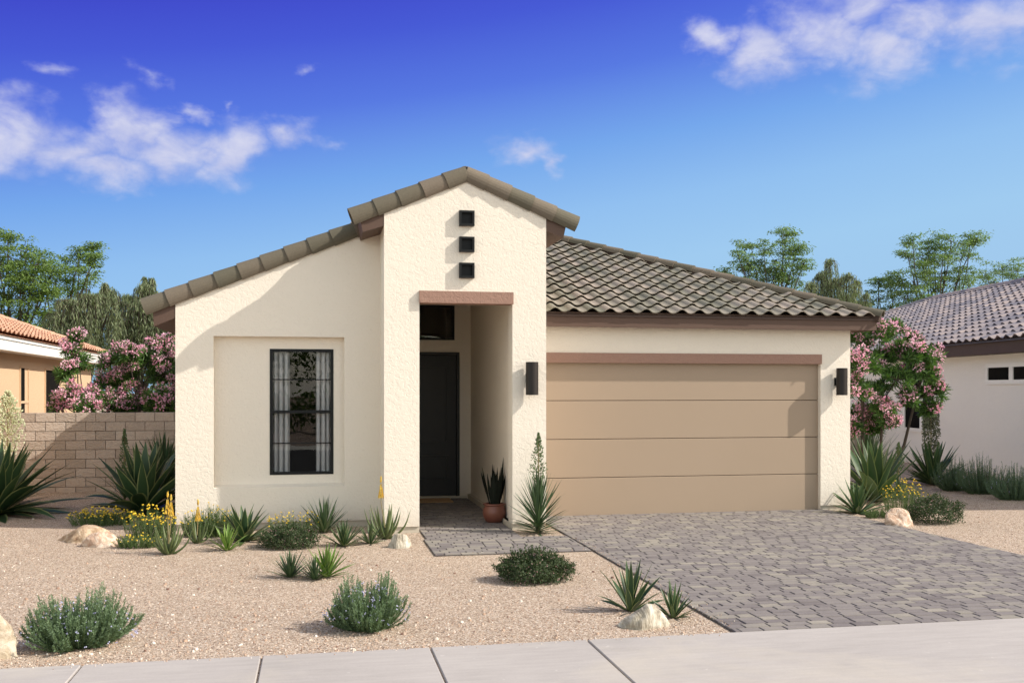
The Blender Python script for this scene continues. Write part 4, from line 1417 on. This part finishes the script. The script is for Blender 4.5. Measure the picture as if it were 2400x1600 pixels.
# ---- right bed
agave(2010, 1203, 120, 82, 'dark agave at the foot of the right garage pier', 109, n=28, matn='agave_green', group='green agaves', elmin=6, elmax=84, droop=.2, wid=.095)
agave(2052, 1176, 200, 142, 'large broad leaved agave behind the agave at the right pier', 110, n=30, matn='agave_green', group='green agaves', elmin=12, elmax=82, droop=.25, wid=.12)
agave(2186, 1136, 132, 102, 'fan shaped green agave under the creeper column against the grey wall', 120, n=38, matn='agave_green', group='green agaves', elmin=12, elmax=84, droop=.15, wid=.11)
yucca(2032, 1140, 150, 150, 'fine leaved yucca behind the large agave beside the house', 121, n=120, trunk=.3, wid=.03)
yucca(2106, 1168, 60, 60, 'small yucca with a pale bud stalk among the right bed plants', 122, n=34, stalk=(60, 130, 15, 380, .03), group='yuccas with flower spires')
wildflowers(2132, 1196, 130, 76, 'yellow flowers between the large agave and the flowering mound at right', 206, 120, 90, headsize=.016, dpt=.6)
wildflowers(2065, 1214, 90, 26, 'thin grassy tuft left of the pinkish boulder at right', 207, 100, 3, headsize=.008)
mound(2208, 1228, 138, 54, 'dark flowering mound behind the boulder right of the driveway', 403, n=9000)
rosemary(2245, 1150, 110, 74, 'first grey green rosemary along the grey wall beside the fan agave', 503, 110, 70, 'rosemary_dark', flowers=30)
rosemary(2312, 1158, 125, 84, 'middle grey green rosemary along the grey wall at right', 504, 120, 75, 'rosemary_dark', flowers=30)
rosemary(2392, 1172, 135, 80, 'last grey green rosemary cut by the right edge of the picture', 505, 120, 75, 'rosemary_dark', flowers=30)

# creeper column (flower spire) on the right
cc = P(2182, 1128)
th = thing('flower_spire', 'tall leafy flower spire rising above the fan agave against the grey wall', 'flower spire', tuple(cc), 'yuccas with flower spires')
ms, mb_ = MB(), MB()
rr = random.Random(61)
zt, zb = px(cc, 190), px(cc, 62)
ms.tube([(cc.x, cc.y, 0), (cc.x, cc.y, zt)], [.02, .006], 6)
for i in range(1500):
    t_ = rr.random()
    R_ = px(cc, 19) * (.55 + .45 * math.sin(math.pi * min(1, .15 + t_ * .8))) * math.sqrt(rr.random())
    a = rr.uniform(0, 6.283)
    p = Vector((cc.x + R_ * math.cos(a), cc.y + R_ * math.sin(a), zb + (zt - zb) * t_))
    bud(mb_, p, (Vector((math.cos(a), math.sin(a), -.8)) + rv(rr) * .5).normalized(), .045, .012, rr.random() * .5)
ms.build('flower_stalk', M['stalk'], th)
o_ = mb_.build('blossoms', leaf('faded_blossoms', (.10, .12, .06), (.42, .42, .27), None, .2, .7), th)

# ---- potted snake plant in the porch
pc = Vector((2.315, 12.98, .018))
pot = thing('plant_pot', 'round glazed terracotta pot standing inside the porch', 'pot', tuple(pc))
b = MB()
sc_ = .155
prof = [(.0, .0), (.105, .0), (.12, .01), (.155, .07), (.165, .12), (.155, .175), (.135, .205), (.135, .212), (.158, .222), (.16, .232), (.15, .24), (.128, .235), (.125, .20), (.0, .195)]
b.lathe([(r_ * .93, z_ * 1.02) for r_, z_ in prof], pc, 36)
b.build('pot_body', M['clay'], pot, smooth=True)
b = MB(); b.lathe([(.118, .205), (.0, .21)], pc, 24)
b.build('soil', M['soil'], pot)
b = MB()
rr = random.Random(77)
for i in range(24):
    a = rr.uniform(0, 6.283); q = rr.uniform(.0, .075)
    L = rr.uniform(.36, .58) * (1 if i > 5 else 1.12)
    base = pc + Vector((math.cos(a) * q, math.sin(a) * q, .205))
    blade(b, base, a, math.radians(rr.uniform(78, 89) - q * 110), L, .055, -.15, 7, .5, rr.random(), 0, rr.uniform(-.8, .8), 'agave')
sp = b.build('snake_plant', M['snake'], smooth=True, loc=tuple(pc + Vector((0, 0, .2))))
tag(sp, 'nearly black upright snake plant growing in the porch pot', 'plant')

# ---- oleanders
def oleander(c, R, zlo, zhi, label, seed, n_cl=60, n_lf=7000, trunks=((-.5, .9), (0, 1.1), (.55, 1.0)), clips=None, Ry=None, lobes=None):
    rr = random.Random(seed)
    c = Vector(c)
    th = thing('oleander', label, 'oleander', tuple(c), 'pink oleanders')
    st, lf, fl = MB(), MB(), MB()
    tips = []
    Ry = Ry or R * .8
    zc = (zlo + zhi) / 2; hz = (zhi - zlo) / 2
    # lobes make an uneven outline
    if lobes is None:
        lobes = []
        for i in range(9):
            a = rr.uniform(0, 6.283); e_ = rr.uniform(-.6, 1.2)
            lobes.append((math.cos(a) * math.cos(e_) * R * .6, math.sin(a) * math.cos(e_) * Ry * .6, zc + math.sin(e_) * hz * .62, R * rr.uniform(.28, .45)))
    forks = []
    for (fx_, fz_) in trunks:
        top = Vector((c.x + fx_, c.y + rr.uniform(-.15, .15), fz_))
        st.tube([(c.x + fx_ * .15, c.y, 0), (c.x + fx_ * .75, c.y, fz_ * .5), tuple(top)], [.034, .028, .02], 7)
        forks.append(top)
    for (lx_, ly_, lz_, lr) in lobes:
        p1 = c + Vector((lx_, ly_, 0)); 
        tgt = Vector((c.x + lx_, c.y + ly_, lz_))
        lr = lr * 1.02
        kk = forks[min(range(len(forks)), key=lambda q: (forks[q] - tgt).length)]
        mid = kk.lerp(tgt, .5) + Vector((rr.uniform(-.08, .08), rr.uniform(-.1, .1), .06))
        st.tube([tuple(kk), tuple(mid), tuple(tgt)], [.016, .012, .007], 5)
        ntw = 22
        for k in range(ntw):
            d = rv(rr)
            if d.z < -.5: d.z *= -.5
            tip = tgt + d * lr * rr.uniform(.7, 1.25)
            tips.append((tip, d, lr, tgt))
            st.tube([tuple(tgt), tuple(tgt.lerp(tip, .55) + rv(rr) * .03), tuple(tip)], [.008, .006, .003], 4, cap=False)
    per = max(10, n_lf // len(tips))
    for (tip, d, lr, tgt) in tips:
        for k in range(per):
            t_ = rr.random() ** .6
            p = tgt.lerp(tip, .25 + .78 * t_) + rv(rr) * .03
            dd = ((tip - tgt).normalized() * .7 + rv(rr)).normalized()
            leafquad(lf, p, dd, rv(rr), rr.uniform(.09, .15), rr.uniform(.018, .027), rr.random())
    rr.shuffle(tips)
    tips.sort(key=lambda q: -(q[1].z * .6 - q[1].y * .6 + rr.uniform(-.5, .5)))
    for (tip, d, lr, tgt) in tips[:n_cl]:
        cr = rr.uniform(.07, .115)
        tn = rr.uniform(.2, .8)
        for k in range(64):
            q = rv(rr)
            p = tip + d * .03 + q * cr * rr.uniform(.35, 1)
            leafquad(fl, p, (q + rv(rr) * .8).normalized(), rv(rr), rr.uniform(.03, .045), rr.uniform(.026, .036), min(1, max(0, tn + rr.uniform(-.35, .35))))
    st.build('branches', M['bark'], th)
    lf.build('foliage', M['ole_leaf'], th)
    fl.build('blossoms', M['ole_flower'], th)
    return th
def at(u, v, y_):
    """point on the plane y=y_ seen at a pixel"""
    a = math.atan((u - 1200) / F) + math.radians(YAW)
    x_ = y_ * math.tan(a)
    d = x_ * SA + y_ * CA
    return Vector((x_, y_, CAMH + (HOR - v) / F * d))
def lobes_from(pix, y_, c, rnd_seed, dy_=.5):
    rr = random.Random(rnd_seed)
    out = []
    for (u, v, r_) in pix:
        p = at(u, v, y_ + rr.uniform(-dy_, dy_))
        out.append((p.x - c[0], p.y - c[1], p.z, r_ / F * depth(p)))
    return out
cL = at(330, 900, 19.8); cL.z = 0
oleander(cL, 1.0, .9, 2.85, 'wide pink oleander behind the block wall touching the house corner', 601, 135, 24000,
         lobes=lobes_from([(270, 850, 38), (300, 900, 42), (345, 850, 40), (385, 820, 38), (330, 960, 45), (400, 880, 40), (380, 950, 45), (270, 960, 35), (255, 905, 32), (410, 950, 40), (440, 900, 50), (300, 830, 26), (245, 945, 25)], 19.8, cL, 5))
cM = at(185, 930, 19.2); cM.z = 0
oleander(cM, .7, .9, 2.7, 'narrow pink oleander leaning left in front of the tan neighbor house', 602, 46, 6500,
         lobes=lobes_from([(165, 820, 17), (185, 850, 22), (155, 880, 22), (165, 925, 26), (200, 960, 28), (215, 930, 22), (145, 950, 22), (180, 790, 9)], 19.2, cM, 6, .3))
cR = P(2045, 1150); cR.z = 0
oleander(cR, 1.2, 1.1, 3.0, 'pink oleander with bare lower stems between the two houses at right', 603, 95, 24000, trunks=((-.25, 1.25), (.2, 1.3), (.8, 1.55)),
         lobes=lobes_from([(2010, 800, 30), (2060, 790, 32), (2095, 770, 22), (2020, 860, 36), (2070, 850, 36), (2110, 830, 34), (2150, 840, 28), (2180, 835, 22), (2000, 920, 34), (2050, 920, 36), (2100, 890, 30), (2165, 880, 30), (2190, 920, 26), (2030, 975, 30), (2070, 960, 24), (2130, 935, 18), (2180, 960, 16), (2005, 975, 22), (2140, 800, 14), (2000, 1012, 24), (2048, 1006, 20), (2084, 990, 13), (2130, 870, 22)], cR.y, cR, 7, .4))

# ---- background trees
def tree(c, pix, label, seed, matn='tree_leaf', per=66, leafs=(.08, .135), group='leafy trees behind the houses', name='leafy_tree', trunk_r=.12, flat=.38):
    """pix: lobes (u, v, r) of the crown at the trunk's distance"""
    rr = random.Random(seed)
    c = Vector(c)
    th = thing(name, label, 'tree', tuple(c), group)
    tk_, lf = MB(), MB()
    lobes = []
    for (u, v, r_) in pix:
        p = at(u, v, c.y + rr.uniform(-1.2, 1.2))
        lobes.append((p, r_ / F * depth(p)))
    zf = min(p.z for p, _ in lobes) * .55
    fork = Vector((c.x, c.y, max(1.2, zf)))
    tk_.tube([tuple(c), tuple(fork)], [trunk_r, trunk_r * .75], 8)
    for (p, R) in lobes:
        mid = fork.lerp(p, .5) + Vector((rr.uniform(-.3, .3), rr.uniform(-.3, .3), -.25))
        tk_.tube([tuple(fork), tuple(fork.lerp(mid, .5) + rv(rr) * .1), tuple(mid), tuple(mid.lerp(p, .55) + rv(rr) * .1), tuple(p)], [trunk_r * .5, trunk_r * .4, trunk_r * .3, trunk_r * .2, trunk_r * .12], 5, cap=False)
        R = R * 1.35
        nb = max(11, int(15 * R * R))
        for k in range(nb):
            d = rv(rr)
            q = p + Vector((d.x, d.y, d.z * .8)) * R * rr.uniform(.3, 1.12)
            if k % 4 == 3: q = mid.lerp(p, rr.uniform(.35, .95)) + d * R * .7
            tk_.tube([tuple(p), tuple(p.lerp(q, .5) + rv(rr) * .08), tuple(q)], [trunk_r * .09, trunk_r * .06, trunk_r * .03], 3, cap=False)
            sr = rr.uniform(.26, .52)
            ax = (d + Vector((0, 0, .2))).normalized()
            for j in range(per):
                w_ = rv(rr)
                pos = q + Vector((w_.x, w_.y, w_.z * flat)) * sr * rr.uniform(.2, 1)
                dd = Vector((w_.x, w_.y, -.35 + rr.uniform(-.4, .3))).normalized()
                leafquad(lf, pos, dd, (Vector((0, 0, 1)) + rv(rr) * .7).normalized(), rr.uniform(*leafs), rr.uniform(.04, .062), min(1, max(0, rr.gauss(.5, .25))))
    tk_.build('trunk', M['bark'], th)
    lf.build('crown', M[matn], th)
    return th
def willow(c, pix, label, seed, strands=60, group='drooping willows behind the houses'):
    rr = random.Random(seed)
    c = Vector(c)
    th = thing('willow', label, 'tree', tuple(c), group)
    tk_, lf = MB(), MB()
    tops = []
    for (u, v, r_, drop) in pix:
        p = at(u, v, c.y + rr.uniform(-1, 1))
        tops.append((p, r_ / F * depth(p), drop / F * depth(p)))
    fork = Vector((c.x, c.y, 1.5))
    tk_.tube([tuple(c), tuple(fork)], [.18, .14], 8)
    for (p, R, D) in tops:
        tk_.tube([tuple(fork), tuple(fork.lerp(p, .5) + rv(rr) * .2), tuple(p)], [.08, .05, .02], 5, cap=False)
        for k in range(int(strands * min(1, max(.14, R / 0.62)))):
            a = rr.uniform(0, 6.283)
            d = Vector((math.cos(a), math.sin(a) * .8, 0))
            r_ = R * 1.15 * rr.random() ** .6
            up0 = rr.uniform(-.25, .22) * R
            pts = []
            L = D * rr.uniform(.6, 1.1)
            for s_ in range(9):
                t_ = s_ / 8
                x_ = min(1, t_ * 2.2)
                h = math.sin(min(t_ * 2.2, 1) * math.pi * .5)
                arch = .25 * R * math.sin(min(1, t_ * 2.6) * math.pi)
                pts.append(p + d * r_ * h + Vector((0, 0, up0 + arch - max(0, t_ - .18) * L * 1.2)))
            tk_.tube([tuple(q) for q in pts[::2]], [.01, .008, .006, .004, .003], 3, cap=False)
            for j in range(int(26 * L) + 8):
                t_ = rr.random() * 7.99; i0 = int(t_)
                q = pts[i0].lerp(pts[i0 + 1], t_ - i0) + rv(rr) * .05
                dd = (Vector((0, 0, -1)) + rv(rr) * .55).normalized()
                leafquad(lf, q, dd, rv(rr), rr.uniform(.12, .22), rr.uniform(.016, .03), rr.random())
    tk_.build('trunk', M['bark'], th)
    lf.build('crown', M['willow_leaf'], th)
    return th
def gp3(u, y_):
    p = at(u, HOR, y_); p.z = 0; return p
tree(gp3(20, 40), [(-30, 600, 60), (20, 600, 45), (50, 640, 40), (10, 690, 60), (80, 700, 45), (60, 590, 30), (20, 555, 16), (-20, 760, 60), (60, 760, 50), (100, 670, 30), (30, 660, 50), (60, 700, 50), (0, 620, 50), (85, 620, 34), (120, 640, 34), (110, 690, 44), (150, 760, 40), (100, 740, 40), (70, 650, 36), (40, 610, 30), (-10, 560, 24)], 'leafy green tree cut by the left edge behind the tan house', 701)
tree(gp3(140, 42), [(150, 620, 32), (185, 605, 26), (205, 640, 26), (215, 580, 14), (190, 590, 18), (130, 660, 35), (165, 690, 42), (210, 680, 28), (140, 730, 40), (200, 735, 35), (222, 605, 10), (105, 610, 18)], 'airy green tree with dark limbs right of the leafy tree at left', 702)
willow(gp3(200, 33), [(165, 715, 50, 130), (215, 700, 45, 160), (250, 685, 34, 180), (190, 745, 45, 120), (265, 700, 14, 150), (130, 740, 30, 100), (245, 665, 10, 90)], 'grey green willow over the terracotta roof', 703, 70)
willow(gp3(330, 34), [(300, 705, 44, 170), (340, 672, 30, 180), (375, 700, 44, 180), (330, 725, 50, 160), (355, 655, 12, 100), (338, 650, 7, 70), (395, 740, 40, 160), (290, 760, 40, 130)], 'willow rising behind the left corner of the roof', 704, 70)
tree(gp3(1800, 40), [(1760, 575, 24), (1730, 598, 20), (1790, 590, 26), (1835, 560, 24), (1855, 590, 26), (1845, 545, 14), (1745, 640, 34), (1800, 640, 34), (1860, 640, 32), (1885, 615, 18), (1720, 660, 24), (1830, 680, 35), (1880, 690, 30), (1815, 610, 22), (1770, 685, 30), (1790, 660, 30), (1750, 620, 24), (1820, 630, 26), (1850, 650, 26), (1700, 640, 14), (1870, 580, 14)], 'tall airy tree over the middle of the garage roof', 705, 'tree_leaf2')
willow(gp3(1955, 36), [(1945, 612, 20, 90), (1925, 645, 28, 110), (1985, 648, 28, 110), (1955, 665, 42, 110), (2008, 660, 16, 80), (1900, 665, 20, 90), (2030, 690, 14, 80)], 'small willow between the airy trees over the garage roof', 706, 46)
tree(gp3(2190, 40), [(2140, 570, 22), (2175, 565, 24), (2230, 565, 24), (2275, 560, 20), (2255, 600, 26), (2210, 610, 28), (2160, 605, 22), (2125, 595, 16), (2190, 650, 38), (2240, 660, 40), (2140, 660, 34), (2290, 560, 12), (2200, 700, 40), (2120, 700, 30), (2170, 640, 30), (2215, 585, 22), (2250, 640, 30), (2270, 670, 34), (2190, 600, 20), (2160, 690, 34), (2110, 650, 22)], 'broad airy tree standing over the mauve tile roof', 707, 'tree_leaf2')
tree(gp3(2350, 44), [(2310, 640, 26), (2350, 630, 26), (2385, 635, 28), (2330, 660, 30), (2420, 640, 40), (2370, 665, 30)], 'lower tree at the right edge over the mauve tile roof', 708, 'tree_leaf2')
tree(gp3(2075, 42), [(2085, 650, 16), (2060, 660, 16), (2100, 680, 28), (2060, 700, 30), (2030, 710, 28), (2000, 700, 22), (2085, 720, 30), (1975, 720, 26), (2020, 740, 30)], 'low rounded tree in the gap between the two tiled roofs', 709, 'tree_leaf2', leafs=(.09, .15))
tree(gp3(390, 40), [(400, 790, 30), (370, 800, 30), (340, 810, 35), (420, 760, 20), (300, 800, 30), (260, 880, 40), (310, 900, 40), (360, 900, 40), (250, 940, 30), (400, 920, 40), (290, 840, 40)], 'low green tree behind the oleander and the roof corner', 710)

# ---- loose pebbles on the gravel
b = MB()
rr = random.Random(9)
cnt = 0
while cnt < 5200:
    u = rr.uniform(-40, 2440); v = 1200 + 400 * rr.random() ** .8
    p = P(u, v)
    if 1.2 < p.x < 7.4 and (p.x > 2.9 or (10.45 < p.y)): continue
    if p.y < 6.8 or p.y > 18: continue
    if p.y > 12.25 and p.x > -1.8 and p.x < 7.7: continue
    cnt += 1
    s_ = rr.uniform(.004, .0085) if rr.random() < .955 else rr.uniform(.009, .018)
    k = 5
    vs = []
    a0 = rr.uniform(0, 6.28)
    for j in range(k):
        a = a0 + 6.283 * j / k
        r_ = s_ * rr.uniform(.75, 1.2)
        vs.append((p.x + r_ * math.cos(a), p.y + r_ * math.sin(a), 0.0))
    for j in range(k):
        q = vs[j]
        vs.append((p.x + (q[0] - p.x) * .65, p.y + (q[1] - p.y) * .65, s_ * rr.uniform(.6, .95)))
    fs = [(j, (j + 1) % k, k + (j + 1) % k, k + j) for j in range(k)] + [[k + j for j in range(k)]]
    b.add(vs, fs, min(1, max(0, rr.gauss(.5, .3))))
for i in range(420):
    e_ = rr.random()
    if e_ < .5: x_, y_ = 2.96 + abs(rr.gauss(0, .05)), rr.uniform(6.8, 11.4)
    elif e_ < .75: x_, y_ = rr.uniform(-3.5, 2.9), 6.75 - abs(rr.gauss(0, .04))
    elif e_ < .9: x_, y_ = 7.30 - abs(rr.gauss(0, .06)), rr.uniform(7, 13.2)
    else: x_, y_ = rr.uniform(1.25, 2.9), 10.5 + abs(rr.gauss(0, .05))
    s_ = rr.uniform(.003, .0065)
    vs = [(x_ + s_ * math.cos(j * 1.2566), y_ + s_ * math.sin(j * 1.2566), .014) for j in range(5)] + [(x_ + s_ * .6 * math.cos(j * 1.2566), y_ + s_ * .6 * math.sin(j * 1.2566), .018 + s_ * .8) for j in range(5)]
    b.add(vs, [(j, (j + 1) % 5, 5 + (j + 1) % 5, 5 + j) for j in range(5)] + [[5, 6, 7, 8, 9]], rr.random())
tag(b.build('loose_pebbles', M['pebble']), 'loose pebbles scattered over the tan gravel yard', 'pebbles', kind='stuff')

# ---- planting across the street: seen only as the reflection in the front window
b = MB()
rr = random.Random(88)
for i in range(9000):
    cx_ = rr.choice([-5.5, -3.2, -1.4, .6, 2.8, 5.0]); big = rr.random() < .55
    q = rv(rr) * rr.random() ** .4
    p = Vector((cx_ + q.x * 1.5, -15 + q.y * 1.2 - (2 if big else 0), (3.6 if big else .9) + q.z * (2.0 if big else .9)))
    if p.z < .05: continue
    leafquad(b, p, rv(rr), rv(rr), rr.uniform(.15, .28), .10, rr.random())
tag(b.build('hedge', M['tree_leaf']), 'mass of shrubs and low trees across the street', 'hedge', kind='stuff')
